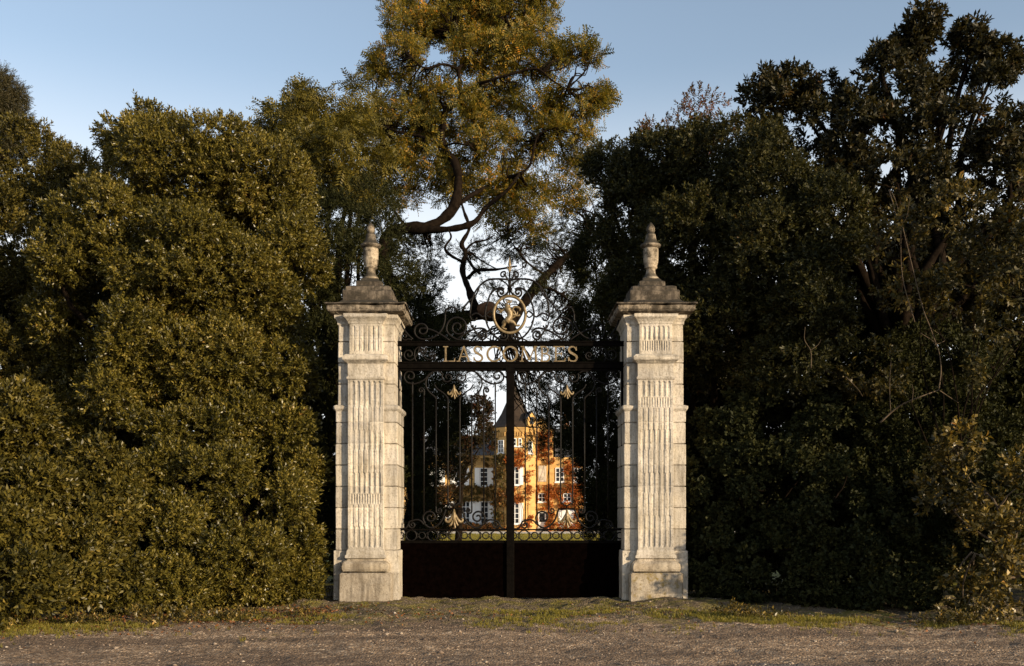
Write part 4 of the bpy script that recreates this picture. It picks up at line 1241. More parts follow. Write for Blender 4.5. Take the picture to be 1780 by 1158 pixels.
for pts, rad in limbs:
    P = [np.array(at(*p)) + rng.normal(0, .02, 3) for p in pts]
    sp = smooth_path(P, 6)
    rr = np.interp(np.linspace(0, 1, len(sp)), np.linspace(0, 1, len(rad)), rad)
    rr = rr * 0.78 * (1 + 0.10 * np.sin(np.arange(len(sp)) * 1.7) + 0.12 * np.sin(np.arange(len(sp)) * 0.61 + rr[0] * 40))
    m.tube(sp, rr, 10)
    node += [q for q, w in zip(sp, rr) if w < 0.16]
node = np.array(node)
K = lambda px, py, y, rx, rz, ry: L(px, py, y + 0.9, rx * 1.08, rz * 1.08, ry)
top_lobes = [K(720, 40, 12, 55, 40, 1.1), K(690, 95, 11.6, 50, 42, 1.0), K(665, 110, 11.6, 26, 22, .6), K(790, 30, 12.5, 75, 48, 1.3), K(870, 30, 12.5, 70, 55, 1.3), K(930, 45, 12, 40, 52, .9), K(840, 95, 12, 80, 45, 1.2), K(940, 100, 11.6, 62, 42, 1.0), K(1000, 85, 11.4, 34, 22, .6),
             K(740, 150, 12, 50, 30, .9), K(790, 200, 12, 85, 50, 1.3), K(870, 170, 12, 55, 40, 1.0), K(710, 215, 12.4, 75, 50, 1.2), K(655, 215, 12.6, 40, 40, .8), K(930, 175, 11.4, 45, 30, .8), K(985, 175, 11.4, 52, 40, .9), K(1030, 190, 11.4, 24, 30, .5), K(870, 250, 11.6, 70, 48, 1.1), K(950, 235, 11.4, 62, 42, .9), K(1015, 250, 11.6, 34, 40, .7),
             K(760, 300, 11.8, 70, 42, 1.0), K(690, 290, 12, 60, 40, 1.0), K(850, 325, 11.6, 75, 42, 1.0), K(920, 340, 11.4, 50, 50, .9), K(900, 385, 11.4, 60, 26, .8), K(990, 310, 12.4, 45, 60, 1.0), K(700, 345, 11.8, 40, 26, .7)]
top_lobes += [K(650, 130, 11.6, 18, 16, .4), K(1035, 90, 11.4, 18, 14, .4), K(1045, 165, 11.4, 18, 20, .4), K(700, 5, 12, 40, 30, .8), K(820, -30, 12.5, 120, 50, 1.4), K(950, 15, 12, 30, 40, .8)]
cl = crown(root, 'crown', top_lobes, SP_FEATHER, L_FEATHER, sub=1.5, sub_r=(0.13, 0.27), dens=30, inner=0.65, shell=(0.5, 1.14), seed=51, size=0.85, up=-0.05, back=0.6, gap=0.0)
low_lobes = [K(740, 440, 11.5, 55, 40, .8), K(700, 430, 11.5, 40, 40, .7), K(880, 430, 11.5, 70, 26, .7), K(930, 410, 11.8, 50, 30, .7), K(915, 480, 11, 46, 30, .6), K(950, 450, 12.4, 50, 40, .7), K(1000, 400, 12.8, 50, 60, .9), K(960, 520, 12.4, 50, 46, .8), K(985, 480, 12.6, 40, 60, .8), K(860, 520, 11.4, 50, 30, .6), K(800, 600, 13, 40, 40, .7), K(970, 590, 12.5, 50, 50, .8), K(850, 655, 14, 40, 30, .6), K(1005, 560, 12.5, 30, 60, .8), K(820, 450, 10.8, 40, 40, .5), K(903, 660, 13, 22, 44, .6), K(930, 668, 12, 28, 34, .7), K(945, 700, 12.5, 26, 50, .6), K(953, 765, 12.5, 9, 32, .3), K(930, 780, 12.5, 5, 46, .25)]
cl2 = crown(root, 'lower_crown', low_lobes, SP_FINE, L_DARK, sub=2.1, sub_r=(0.16, 0.28), dens=48, inner=0.8, shell=(0.4, 1.06), seed=52, size=0.85, up=0.0, back=0.8)  # same tree's low leaves near black, their silhouette shade put into the colour
for c in list(cl[rng.choice(len(cl), min(420, len(cl)), replace=False)]) + list(cl2[rng.choice(len(cl2), min(260, len(cl2)), replace=False)]):
    s = node[np.argmin(np.linalg.norm(node - c, axis=1))]
    w = wiggle(s, c, 5, 0.07, rng)
    m.tube(w, np.linspace(0.026, 0.006, len(w)), 4)
m.build('trunk', M_BARK, root)
cut = MB()
P = [np.array(at(838, 543, 10.72)), np.array(at(850, 538, 10.6)), np.array(at(858, 533, 10.5))]
cut.tube(P, [.25, .25, .16], 9)
cut.build('broken_stub', M_WOOD_CUT, root)
print('leaves', N_LEAVES)
# ================================================================== mansion at the end of the drive
M_OCHRE = stone_mat('ochre_limestone', (0.68, 0.43, 0.16), (0.54, 0.31, 0.10), (0.18, 0.11, 0.05), 0.58, 0.8)
M_WHITE = plain('white_paint', (0.78, 0.77, 0.74), 0.5, 0, 0.4, 0.05, 4)
M_SLATE = plain('grey_slate', (0.075, 0.075, 0.08), 0.55, 0, 0.4, 0.35, 5, 0.5, 9)
M_SPIRE = plain('sun_tinted_slate', (0.035, 0.022, 0.012), 0.7, 0, 0.3, 0.5, 3, 0.5, 9)  # low sun's orange put into the slate colour, darkened overall
M_BRICK = plain('chimney_brick', (0.34, 0.17, 0.09), 0.9, 0, 0.2, 0.35, 7, 0.4, 14)
m_, nt_, bs_, _o = new_mat('window_glass')
bs_.inputs['Base Color'].default_value = (0.02, 0.022, 0.026, 1)
bs_.inputs['Roughness'].default_value = 0.08
M_GLASS = m_


class FMB(MB):
    """shapes in a wall's own frame: x along the wall, -y outwards, z up"""
    def __init__(self, o, ang):
        super().__init__()
        self.o, self.c, self.s = o, math.cos(ang), math.sin(ang)

    def add(self, V, F, smooth=False):
        super().add([(self.o[0] + p[0] * self.c - p[1] * self.s, self.o[1] + p[0] * self.s + p[1] * self.c, p[2]) for p in V], F, smooth)


def window(root, o, ang, u, z0, z1, w, shutters=0.0, bars=(2, 3), surround=True):
    f = FMB(o, ang)
    t = 0.07
    f.box(u - w / 2, u - w / 2 + t, -0.10, 0.06, z0, z1)
    f.box(u + w / 2 - t, u + w / 2, -0.10, 0.06, z0, z1)
    f.box(u - w / 2 + t, u + w / 2 - t, -0.095, 0.055, z1 - t, z1)
    f.box(u - w / 2 + t, u + w / 2 - t, -0.095, 0.055, z0, z0 + t)
    for i in range(1, bars[0]):
        x = u - w / 2 + w * i / bars[0]
        f.box(x - 0.035, x + 0.035, -0.085, -0.03, z0 + t, z1 - t)
    for i in range(1, bars[1]):
        zz = z0 + (z1 - z0) * i / bars[1]
        f.box(u - w / 2 + t, u + w / 2 - t, -0.08, -0.03, zz - 0.025, zz + 0.025)
    f.box(u - w / 2 - 0.08, u + w / 2 + 0.08, -0.16, -0.002, z0 - 0.12, z0 - 0.002)
    wo_ = f.build('window', M_WHITE, root)
    p = FMB(o, ang)
    p.box(u - w / 2 + 0.02, u + w / 2 - 0.02, -0.028, -0.012, z0 + 0.02, z1 - 0.02)
    p.build('pane', M_GLASS, wo_)
    if shutters:
        for sg in (-1, 1):
            s = FMB(o, ang)
            a = u + sg * (w / 2 + 0.02)
            b = a + sg * shutters
            s.box(min(a, b), max(a, b), -0.13, -0.09, z0, z1, 0.01)
            for i in range(7):
                zz = z0 + (z1 - z0) * (i + 0.5) / 7
                s.box(min(a, b) + 0.04, max(a, b) - 0.04, -0.145, -0.131, zz - 0.04, zz + 0.02)
            s.build('shutter', M_WHITE, root)
    return wo_


YM = 82.0
TX = at(895, 0, YM)[0]
man = thing('mansion', (TX, YM + 4, 0), 'ochre stone mansion with slate-spired tower beyond the lawn, half in golden sun', 'building')
A8 = 2.0
face = lambda deg: ((TX + A8 * math.sin(R(deg)), YM - A8 * math.cos(R(deg))), R(deg))     # 0 front, + right
m = MB()
m.lathe(TX, YM, [(2.165 + 0.10, 0), (2.165 + 0.10, 0.55), (2.165, 0.6), (2.165, 4.05), (2.24, 4.1), (2.24, 4.28), (2.165, 4.33), (2.165, 7.15), (2.26, 7.2), (2.26, 7.38), (2.165, 7.45), (2.165, 9.55), (2.25, 9.65), (2.3, 9.85), (2.38, 9.95), (2.38, 10.1)], 8, R(22.5), False)
m.build('tower_wall', M_OCHRE, man)
m = FMB(*face(0))
for deg in (-45, 0, 45):
    fb = FMB(*face(deg))
    for i in range(7):
        x = -0.72 + i * 0.24
        fb.box(x - 0.05, x + 0.05, -0.16, -0.002, 9.2, 9.6, 0.015)
    fb.build('bracket_row', M_OCHRE, man)
m = MB()
m.lathe(TX, YM, [(2.44, 10.08), (2.45, 10.14), (1.95, 10.7), (1.45, 11.5), (0.98, 12.5), (0.55, 13.5), (0.20, 14.4), (0.05, 14.9)], 8, R(22.5), False)
m.lathe(TX, YM, [(0.05, 14.9), (0.10, 15.0), (0.05, 15.1), (0.012, 15.6)], 8)
m.build('spire', M_SPIRE, man)
# tower dormer
dm = FMB((TX + 1.55, YM - 1.9), R(20))
dm.poly([(-0.42, 10.15), (0.42, 10.15), (0.42, 11.0), (0, 11.55), (-0.42, 11.0)], -0.25, 1.1)
do = dm.build('dormer', M_OCHRE, man)
dp = FMB((TX + 1.55, YM - 1.9), R(20))
dp.box(-0.2, 0.2, -0.262, -0.252, 10.35, 11.05)
dp.build('pane', M_GLASS, do)
dr = FMB((TX + 1.55, YM - 1.9), R(20))
dr.poly([(-0.55, 10.93), (-0.47, 10.9), (0, 11.56), (0.47, 10.9), (0.55, 10.93), (0, 11.68)], -0.34, 1.1)
dr.build('dormer_roof', M_SLATE, do)
o, a = face(0)
window(man, o, a, 0, 0.75, 2.75, 0.85, 0.36, (2, 4))
window(man, o, a, 0, 4.5, 6.25, 0.85, 0.36, (2, 3))
for x in (-0.5, 0.0, 0.5): window(man, o, a, x, 8.25, 9.0, 0.3, 0, (1, 2))
o, a = face(45)
window(man, o, a, 0.05, 7.6, 8.75, 0.55, 0.0, (2, 3))
o, a = face(-45)
window(man, o, a, 0.15, 7.6, 8.85, 0.75, 0.0, (2, 3))
# right-hand ranges
x0, x1, x2 = 2.25, 4.1, 7.25
YR = 82.9
m = MB()
m.poly([(x0 - 0.6, 0), (x1, 0), (x1, 10.0), ((x0 - .4 + x1) / 2, 11.3), (x0 - 0.6, 10.2)], YR, YR + 7)
m.box(x1 + 0.003, x2, YR + 0.25, YR + 8, 0, 7.3)
m.build('wall', M_OCHRE, man)
m = MB()
m.box(x0 - 0.3, x1 + 0.04, YR - 0.08, YR - 0.002, 4.55, 4.75, 0.02)
m.build('string_course', M_OCHRE, man)
m = MB()
m.box(x1 + 0.045, x2 + 0.06, YR + 0.17, YR + 0.248, 4.55, 4.75, 0.02)
m.build('string_course', M_OCHRE, man)
m = MB()
m.box(x1 + 0.06, x2 + 0.10, YR + 0.12, YR + 0.248, 7.12, 7.36, 0.02)
m.build('string_course', M_OCHRE, man)
m = MB()
xa = (x0 - .4 + x1) / 2
m.poly([(x0 - 0.75, 10.1), (xa, 11.36), (x1 + 0.2, 9.92), (x1 + 0.2, 10.08), (xa, 11.56), (x0 - 0.75, 10.28)], YR - 0.2, YR + 7.2)
m.build('gable_roof', M_SLATE, man)
m = MB()
m.add([(x1 + 0.21, YR + 0.05, 7.37), (x2 + 0.25, YR + 0.05, 7.37), (x2 + 0.25, YR + 8.2, 7.37), (x1 + 0.21, YR + 8.2, 7.37), (x1 + 0.21, YR + 2.6, 10.4), (x2 - 1.6, YR + 2.6, 10.4), (x2 - 1.6, YR + 5.5, 10.4), (x1 + 0.21, YR + 5.5, 10.4)],
      [(0, 1, 5, 4), (1, 2, 6, 5), (2, 3, 7, 6), (3, 0, 4, 7), (4, 5, 6, 7), (3, 2, 1, 0)])
ro = m.build('roof', M_SLATE, man)
m = MB()
m.box(5.3, 5.9, YR + 3.4, YR + 4.4, 10.2, 11.9, 0.04)
m.box(5.22, 5.98, YR + 3.32, YR + 4.48, 11.902, 12.05, 0.03)
m.build('chimney', M_BRICK, ro)
f0 = ((0, YR), 0.0)
f1 = ((0, YR + 0.25), 0.0)
m = MB()
m.box(2.6, 3.4, YR - 0.06, YR - 0.003, 4.9, 6.5, 0.02)
m.build('blind_window', M_STONE, man)
window(man, *f0, 2.98, 2.9, 3.75, 0.72, 0.0, (2, 2))
window(man, *f1, 4.75, 4.9, 6.3, 0.85, 0.0, (2, 3))
window(man, *f1, 5.5, 2.95, 3.75, 0.8, 0.0, (2, 2))
window(man, *f1, 6.55, 4.9, 6.3, 0.8, 0.0, (2, 3))
d = MB()
d.box(2.6, 3.38, YR - 0.07, YR + 0.03, 0.35, 2.0, 0.02)
dd = d.build('door', M_WHITE, man)
d = MB()
d.box(2.72, 3.26, YR - 0.085, YR - 0.071, 0.9, 1.8)
d.build('pane', M_GLASS, dd)
d = MB()
d.box(2.4, 3.6, YR - 0.9, YR - 0.004, 0, 0.17, 0.01)
d.box(2.5, 3.5, YR - 0.55, YR - 0.006, 0.172, 0.34, 0.01)
d.build('doorstep', M_STONE, man)
d = MB()
d.box(4.62, 6.2, YR + 0.16, YR + 0.27, 0.02, 2.2, 0.02)
for i in range(4):
    d.box(4.7 + i * 0.38, 5.02 + i * 0.38, YR + 0.145, YR + 0.159, 0.2, 2.05)
d.build('double_door', M_WHITE, man)
# left range in the tower's shade
YL = 83.4
m = MB()
m.box(-12.0, TX - 1.2, YL, YL + 8, 0, 7.5)
m.build('wall', M_OCHRE, man)
m = MB()
m.box(-12.0, TX - 2.1, YL - 0.14, YL - 0.002, 7.25, 7.55, 0.02)
m.build('string_course', M_OCHRE, man)
m = MB()
m.box(-12.0, TX - 2.1, YL - 0.08, YL - 0.003, 3.9, 4.1, 0.02)
m.build('string_course', M_OCHRE, man)
m = MB()
m.add([(-12.2, YL - 0.2, 7.56), (TX - 1.1, YL - 0.2, 7.56), (TX - 1.1, YL + 8.2, 7.56), (-12.2, YL + 8.2, 7.56), (-11.2, YL + 1.2, 9.6), (TX - 1.1, YL + 1.2, 9.6), (TX - 1.1, YL + 6.8, 9.6), (-11.2, YL + 6.8, 9.6)],
      [(0, 1, 5, 4), (1, 2, 6, 5), (2, 3, 7, 6), (3, 0, 4, 7), (4, 5, 6, 7), (3, 2, 1, 0)])
ro = m.build('roof', M_SLATE, man)
m = MB()
m.box(-2.6, -1.95, YL + 1.5, YL + 2.5, 9.4, 10.9, 0.04)
m.box(-2.68, -1.87, YL + 1.42, YL + 2.58, 10.902, 11.05, 0.03)
m.build('chimney', M_BRICK, ro)
f2 = ((0, YL), 0.0)
for (x, z0, z1, w, s) in ((-2.8, 4.5, 6.3, 0.8, 0.5), (-5.2, 4.5, 6.3, 0.8, 0.5), (-2.75, 0.75, 2.95, 0.8, 0.5), (-4.6, 0.75, 2.95, 0.8, 0.5), (-6.6, 0.75, 2.95, 0.8, 0.5), (-7.6, 4.5, 6.3, 0.8, 0.5)):
    window(man, *f2, x, z0, z1, w, s, (2, 4))


def creeper(name, label, patches, mat, seed, size=2.6):
    """leaves pressed against wall faces; patches = (origin, angle, u0, u1, z0, z1, per m2, holes)"""
    r = np.random.default_rng(seed)
    P, D = [], []
    for (o, a, u0, u1, z0, z1, dens, holes) in patches:
        n = int((u1 - u0) * (z1 - z0) * dens)
        u = r.uniform(u0, u1, n); z = r.uniform(z0, z1, n)
        ph = r.uniform(0, 6, 4)
        v = np.sin(u * 2.1 + ph[0]) + np.sin(z * 1.6 + ph[1]) + np.sin(u * 4.3 - z * 2.9 + ph[2]) * 0.7 + r.normal(0, .5, n)
        k = v > -0.9
        for (a0, a1, b0, b1) in holes: k &= ~((u > a0) & (u < a1) & (z > b0) & (z < b1))
        u, z = u[k], z[k]
        off = r.uniform(0.02, 0.16, len(u))
        P.append(np.stack([o[0] + u * math.cos(a) + off * math.sin(a), o[1] + u * math.sin(a) - off * math.cos(a), z], -1))
        D.append(np.tile([math.sin(a), -math.cos(a), 0.0], (len(u), 1)) + r.normal(0, .5, (len(u), 3)))
    P = np.concatenate(P); D = np.concatenate(D)
    root = thing(name, (float(P[:, 0].mean()), float(P[:, 1].mean()), 0), label, 'climbing plant', 'creepers on the mansion')
    q, sid = place(SP_IVY, P, D, np.full(len(P), size) * r.uniform(.7, 1.2, len(P)), r)
    cl = 0.5 + 0.25 * np.sin(P[:, 0] * 1.3 + P[:, 2] * 0.9) + 0.25 * np.sin(P[:, 2] * 2.1 - P[:, 0])
    mesh_np('foliage', q.reshape(-1, 3), np.arange(len(q) * 4).reshape(-1, 4), mat, root, {'rnd': r.random(len(q)), 'spr': np.clip(cl[sid], 0, 1)})
    st = MB()
    for i in range(6):
        j = r.integers(0, len(P))
        b = P[j] * np.array([1, 1, 0]) + np.array([0, 0.0, 0.0])
        st.tube(wiggle(b, P[j], 5, 0.03, r), 0.025, 4)
    st.build('stem', M_BARK, root)


W = 0.85
creeper('wall_creeper', 'red and orange creeper on the sunlit front of the mansion tower', [
    (*face(0), -0.8, 0.8, 0.3, 8.1, 42, [(-.85, .85, .65, 2.85), (-.85, .85, 4.4, 6.35)]),
    (*face(45), -0.8, 0.0, 0.3, 7.2, 22, [(-.3, .4, 7.5, 8.9)])], L_RED, 61)
creeper('wall_creeper', 'red creeper band across the low right range of the mansion, above the white doors', [
    ((0, YR), 0.0, 2.2, 4.1, 0.3, 4.5, 36, [(2.5, 3.45, .1, 2.1), (2.55, 3.4, 2.8, 3.85)]), ((0, YR), 0.0, 2.3, 4.1, 6.6, 9.8, 20, []),
    ((0, YR + 0.25), 0.0, 4.15, 7.2, 2.3, 4.6, 44, [(5.05, 5.95, 2.85, 3.85)]), ((0, YR + 0.25), 0.0, 6.2, 7.2, 0.3, 4.5, 22, []), ((0, YR + 0.25), 0.0, 5.2, 7.2, 4.6, 7.1, 24, [(6.1, 7.0, 4.8, 6.4)])], L_RED, 62)
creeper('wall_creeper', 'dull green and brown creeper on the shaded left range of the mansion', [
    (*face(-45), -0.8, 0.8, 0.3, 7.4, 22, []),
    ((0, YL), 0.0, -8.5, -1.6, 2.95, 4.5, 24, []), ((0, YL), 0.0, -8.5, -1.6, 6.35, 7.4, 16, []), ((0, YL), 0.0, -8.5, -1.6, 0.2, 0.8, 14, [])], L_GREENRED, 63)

# low beds in front
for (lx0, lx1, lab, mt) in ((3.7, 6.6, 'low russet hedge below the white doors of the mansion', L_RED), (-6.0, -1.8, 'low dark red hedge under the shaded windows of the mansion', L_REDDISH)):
    root = thing('low_hedge', ((lx0 + lx1) / 2, 80.0, 0), lab, 'hedge', 'low hedges before the mansion')
    lo_ = [(x, 80.6, 0.35, 0.5, 0.45, 0.45) for x in np.arange(lx0, lx1, 0.6)]
    c_ = crown(root, 'foliage', lo_, SP_IVY, mt, sub=1.2, sub_r=(0.15, 0.25), dens=60, size=2.0, seed=64)
    trunk(root, ((lx0 + lx1) / 2, 80.6, 0), ((lx0 + lx1) / 2, 80.6, 0.3), lo_, c_, M_BARK, 0.03, 12, 64, 'stem')
# far wood closing the horizon
lob = []
rw = np.random.default_rng(5)
for x in np.concatenate([np.arange(-120, -5, 5.0), np.arange(16, 130, 5.0)]):
    h = rw.uniform(3.0, 5.0)
    lob.append((x + rw.uniform(-1, 1), 130 + rw.uniform(-6, 6), h * 0.9, rw.uniform(3, 4.5), 3, h))
root = None
crown(None, 'distant_wood', lob, SP_FAR, L_DARK, sub=0.5, sub_r=(0.9, 1.6), dens=5, size=2.6, seed=65)
tag(bpy.data.objects['distant_wood'], 'dark wood closing the horizon beyond the mansion', 'wood', None, 'stuff')
# ================================================================== ground
def ground_mat():
    m, nt, bs, out = new_mat('gravel_and_moss')
    g = nt.nodes.new('ShaderNodeNewGeometry')
    s = nt.nodes.new('ShaderNodeSeparateXYZ')
    nt.links.new(g.outputs['Position'], s.inputs[0])
    X, Y = s.outputs[0], s.outputs[1]
    # gravel: cells of different stones
    vo = nt.nodes.new('ShaderNodeTexVoronoi')
    vo.inputs['Scale'].default_value = 34
    nt.links.new(g.outputs['Position'], vo.inputs['Vector'])
    sep = nt.nodes.new('ShaderNodeSeparateColor')
    nt.links.new(vo.outputs['Color'], sep.inputs[0])
    grav = ramp(nt, sep.outputs[0], [(0.0, (0.15, 0.100, 0.062)), (0.45, (0.31, 0.212, 0.134)), (0.8, (0.45, 0.322, 0.208)), (1.0, (0.70, 0.54, 0.38))])
    n1 = noise(nt, 1.0, 5, 0.6, scaled_pos(nt, (0.22, 1.5, 1)))
    grav = mix(nt, ramp(nt, n1, [(0.4, 0.0), (0.60, 0.8)]), grav, (0.13, 0.090, 0.062))
    n1b = noise(nt, 5, 6, 0.75)
    grav = mix(nt, ramp(nt, n1b, [(0.48, 0.0), (0.68, 0.7)]), grav, (0.10, 0.068, 0.045))
    # worn tarmac patches in front
    n2 = noise(nt, 1.0, 5, 0.65, scaled_pos(nt, (0.55, 1.6, 1)))
    t = math_node(nt, 'ADD', math_node(nt, 'MULTIPLY', math_node(nt, 'ADD', Y, 7.6), -0.5), math_node(nt, 'SUBTRACT', n2, 0.5))
    tf = ramp(nt, t, [(0.03, 0.0), (0.15, 0.7)])
    n2b = noise(nt, 60, 3, 0.6)
    tar = ramp(nt, n2b, [(0.35, (0.055, 0.055, 0.058)), (0.7, (0.14, 0.14, 0.145))])
    col = mix(nt, tf, grav, tar)
    # earth and moss of the verge
    n3 = noise(nt, 1.1, 6, 0.7)
    v = math_node(nt, 'ADD', math_node(nt, 'MULTIPLY', math_node(nt, 'ADD', Y, 4.2), 0.45), math_node(nt, 'MULTIPLY', math_node(nt, 'SUBTRACT', n3, 0.5), 3.2))
    vf = ramp(nt, v, [(0.0, 0.0), (0.5, 0.9)])
    n4 = noise(nt, 18, 5, 0.7)
    earth = ramp(nt, n4, [(0.3, (0.06, 0.046, 0.028)), (0.55, (0.14, 0.108, 0.07)), (0.75, (0.30, 0.25, 0.18))])
    n5 = noise(nt, 1.7, 6, 0.7)
    moss = ramp(nt, n4, [(0.3, (0.085, 0.078, 0.014)), (0.7, (0.25, 0.205, 0.034))])
    earth = mix(nt, ramp(nt, n5, [(0.46, 0.0), (0.57, 0.85)]), earth, moss)
    col = mix(nt, vf, col, earth)
    nt.links.new(col, bs.inputs['Base Color'])
    bs.inputs['Roughness'].default_value = 0.95
    bs.inputs['Specular IOR Level'].default_value = 0.15
    h = math_node(nt, 'ADD', math_node(nt, 'MULTIPLY', vo.outputs['Distance'], -1.0), math_node(nt, 'MULTIPLY', n4, 1.2))
    bump(nt, bs, h, 0.8, 0.03)
    return m


def axis(lo, hi, nlo, nhi, fine, coarse):
    a = list(np.arange(nlo, nhi, fine))
    return np.array(list(np.arange(lo, nlo, coarse)) + a + list(np.arange(nhi, hi + 0.01, coarse)))


rg_ = np.random.default_rng(77)
xs = axis(-60, 60, -11, 11, 0.06, 1.0)
ys = axis(-60, 3.9, -9.5, 1.0, 0.05, 0.7)
GX, GYY = np.meshgrid(xs, ys)


def hgt(x, y):
    x, y = np.asarray(x, float), np.asarray(y, float)
    h = 0.0
    for i, (a, b, c, w) in enumerate(GW):
        h = h + w * np.sin(a * x + b * y + c)
    edge = np.clip((y + 5.2) / 2.5, 0, 1)
    return h * (0.6 + 0.6 * edge) - 0.02 + 0.02 * edge * edge


GW = []
for k in range(26):
    f = rg_.uniform(0.5, 9.0)
    an = rg_.uniform(0, math.pi)
    GW.append((f * math.cos(an), f * math.sin(an), rg_.uniform(0, 6), 0.012 / (0.6 + f * 0.35)))
for k in range(24):
    f = rg_.uniform(9.0, 34.0)
    an = rg_.uniform(0, math.pi)
    GW.append((f * math.cos(an), f * math.sin(an), rg_.uniform(0, 6), 0.0022))
GZ = hgt(GX, GYY) + rg_.normal(0, 0.0035, GX.shape)
nx, ny = len(xs), len(ys)
ii = np.arange(ny - 1)[:, None] * nx + np.arange(nx - 1)[None, :]
o = mesh_np('gravel_road', np.stack([GX, GYY, GZ], -1).reshape(-1, 3), np.stack([ii, ii + 1, ii + nx + 1, ii + nx], -1).reshape(-1, 4), ground_mat())
tag(o, kind='structure')


def sheet(name, x0, x1, y0, y1, z, mat):
    mb = MB()
    mb.add([(x0, y0, z), (x1, y0, z), (x1, y1, z), (x0, y1, z)], [(0, 1, 2, 3)])
    return tag(mb.build(name, mat), kind='structure')


M_EARTH = plain('dark_earth', (0.06, 0.05, 0.025), 0.95, 0, 0.1, 0.4, 0.6)
M_LAWN = plain('mown_lawn', (0.16, 0.145, 0.026), 0.9, 0, 0.1, 0.3, 0.9, 0.5, 6)
M_DRIVE = plain('pale_gravel', (0.60, 0.53, 0.42), 0.95, 0, 0.1, 0.15, 2.0, 0.4, 20)
sheet('ground', -2000, 2000, -1500, 2500, -0.14, M_EARTH)
sheet('lawn', -45, 45, 3.95, 64.5, -0.01, M_LAWN)
sheet('gravel_path', -60, 60, 64.6, 81.0, 0.0, M_DRIVE)


def band(x):
    """depth of the grassy strip along the hedge foot"""
    return np.interp(x, [-9.5, -7, -5, -3.5, -1, 1.5, 3, 5, 7, 10], [-4.9, -4.6, -3.9, -3.2, -3.0, -2.7, -3.2, -3.9, -4.4, -4.9])


# grass tufts
def tufts(n, seed):
    r = np.random.default_rng(seed)
    x = r.uniform(-11, 11, n)
    sp = np.where(np.abs(x + 0.5) < 3, 0.85, 0.5)
    y = band(x) + r.normal(0, 1, n) * sp
    ph = np.sin(x * 1.9 + 1) + np.sin(y * 2.7 + x * .8) + np.sin(x * 4.1 - y * 3.3 + 2) * 0.8 + np.sin(x * 0.7)
    k = (ph + r.normal(0, .5, n) > np.where(np.abs(x + 0.5) < 3.2, 0.75, -0.4)) & (y < 0.2)
    return x[k], y[k]


blade = []
for kk in range(5):
    q = []
    for i in range(9):
        a = rng.uniform(0, 6.28); lean = rng.uniform(0.1, 0.9); ll = rng.uniform(0.03, 0.075)
        b = np.array([rng.normal(0, .018), rng.normal(0, .018), 0])
        d = np.array([math.cos(a) * lean, math.sin(a) * lean, 1]); d /= np.linalg.norm(d)
        s = np.array([-math.sin(a), math.cos(a), 0]) * 0.004
        q.append([b - s, b + s, b + d * ll + s * .5 + np.array([0, 0, -.004]), b + d * ll - s * .5])
    blade.append(np.array(q))
x, y = tufts(20000, 3)
P = np.stack([x, y, hgt(x, y) - 0.004], -1)
D = np.tile([0, 0, 1.0], (len(P), 1)) + rng.normal(0, .15, (len(P), 3))
q, sid = place(blade, P, D, rng.uniform(0.35, 1.0, len(P)))
o = mesh_np('grass', q.reshape(-1, 3), np.arange(len(q) * 4).reshape(-1, 4), L_GRASS, None, {'rnd': rng.random(len(q)), 'spr': rng.random(len(P))[sid]})
tag(o, 'thin green grass and moss along the foot of the hedges', 'grass', None, 'stuff')

# pebbles
n = 16000
x = rng.uniform(-11, 11, n)
y = rng.uniform(-9.3, 0.3, n)
k = rng.random(n) < np.where(y < -5, 0.6, 0.8)
x, y = x[k], y[k]
n = len(x)
sz = np.minimum(0.004 + rng.exponential(0.0048, n), 0.035)
octv = np.array([(1, 0, 0), (0, 1, 0), (-1, 0, 0), (0, -1, 0), (0, 0, 1), (0, 0, -1)], float)
octf = np.array([(0, 1, 4), (1, 2, 4), (2, 3, 4), (3, 0, 4), (1, 0, 5), (2, 1, 5), (3, 2, 5), (0, 3, 5)])
an = rng.uniform(0, 6.28, n)
sv_ = np.stack([sz * rng.uniform(.8, 1.5, n), sz * rng.uniform(.7, 1.2, n), sz * rng.uniform(.4, .8, n)], -1)
v = octv[None] * sv_[:, None, :] + rng.normal(0, .12, (n, 6, 3)) * sz[:, None, None]
c, s = np.cos(an)[:, None], np.sin(an)[:, None]
vx = v[..., 0] * c - v[..., 1] * s
vy = v[..., 0] * s + v[..., 1] * c
V = np.stack([vx + x[:, None], vy + y[:, None], v[..., 2] + (hgt(x, y) + sz * .25)[:, None]], -1)
F = octf[None] + (np.arange(n) * 6)[:, None, None]
M_PEB = leaf_mat('pebbles', [(0.0, (0.09, 0.065, 0.05)), (0.6, (0.24, 0.18, 0.135)), (0.93, (0.34, 0.27, 0.20)), (1.0, (0.50, 0.43, 0.35))], 0.0, 0.85, 0.2)
rv = np.repeat(rng.random(n), 8)
o = mesh_np('pebbles', V.reshape(-1, 3), F.reshape(-1, 3), M_PEB, None, {'rnd': rv, 'spr': rv})
tag(o, 'loose pale pebbles scattered over the gravel', 'pebbles', None, 'stuff')

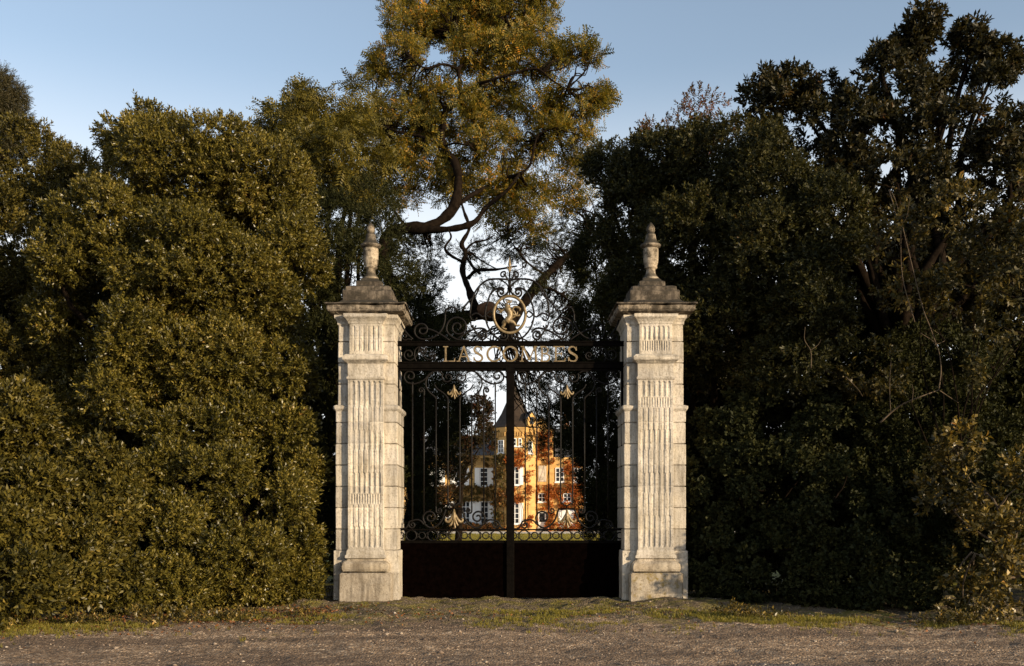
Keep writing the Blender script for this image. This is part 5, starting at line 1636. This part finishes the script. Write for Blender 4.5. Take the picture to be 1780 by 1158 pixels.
# fallen leaves
n = 13000
x = np.concatenate([rng.uniform(-10, -2.8, int(n * .62)), rng.uniform(-3.5, 10, n - int(n * .62))])
y = band(x) + 0.5 + rng.normal(0, 0.75, n) + np.where(x < -3, 0.2, 0.0)
k = (y < 0.45) & (rng.random(n) < np.where(x < -2.5, 1, 0.35))
x, y = x[k], y[k]
n = len(x)
lf = [leaf_quads(1, 0.055, 0.034, 0.0, 85) for _ in range(6)]
P = np.stack([x, y, hgt(x, y) + 0.008], -1)
q, sid = place(lf, P, np.tile([0, 0, 1.0], (n, 1)) + rng.normal(0, .35, (n, 3)), rng.uniform(.6, 1.3, n))
o = mesh_np('fallen_leaves', q.reshape(-1, 3), np.arange(len(q) * 4).reshape(-1, 4), L_LITTER, None, {'rnd': rng.random(len(q)), 'spr': rng.random(len(q))})
tag(o, 'russet and brown fallen leaves under the hedges', 'leaf litter', None, 'stuff')

# standing blades that catch the sun on the far lawn
n = 9000
x = rng.uniform(-9, 9, n)
y = rng.uniform(38, 64.3, n)
P = np.stack([x, y, np.full(n, -0.01)], -1)
q, sid = place(blade, P, np.tile([0, 0, 1.0], (n, 1)) + rng.normal(0, .15, (n, 3)), rng.uniform(1.4, 2.6, n))
o = mesh_np('lawn_grass', q.reshape(-1, 3), np.arange(len(q) * 4).reshape(-1, 4), L_GRASS, None, {'rnd': rng.random(len(q)), 'spr': rng.random(n)[sid]})
tag(o, 'sunlit mown grass of the lawn before the mansion', 'grass', None, 'stuff')
# low weeds creeping out from the hedge foot
n = 2600
x = rng.uniform(-10.5, 10, n)
y = band(x) + 0.25 + rng.normal(0, 0.33, n)
k = (np.sin(x * 2.3) + np.sin(x * 5.1 + y * 3) + rng.normal(0, .5, n) > np.where(x < -3, -0.1, 1.1)) & (np.abs(x + .1) > 2.9)
x, y = x[k], y[k]
P = np.stack([x, y, hgt(x, y) + rng.uniform(0, 0.07, len(x))], -1)
q, sid = place(SP_SMALL, P, np.tile([0, -0.2, 1.0], (len(x), 1)) + rng.normal(0, .6, (len(x), 3)), rng.uniform(.45, .85, len(x)))
o = mesh_np('weeds', q.reshape(-1, 3), np.arange(len(q) * 4).reshape(-1, 4), L_YELLOW, None, {'rnd': rng.random(len(q)), 'spr': rng.random(len(x))[sid]})
tag(o, 'low leafy weeds creeping over the verge at the hedge foot', 'weeds', None, 'stuff')
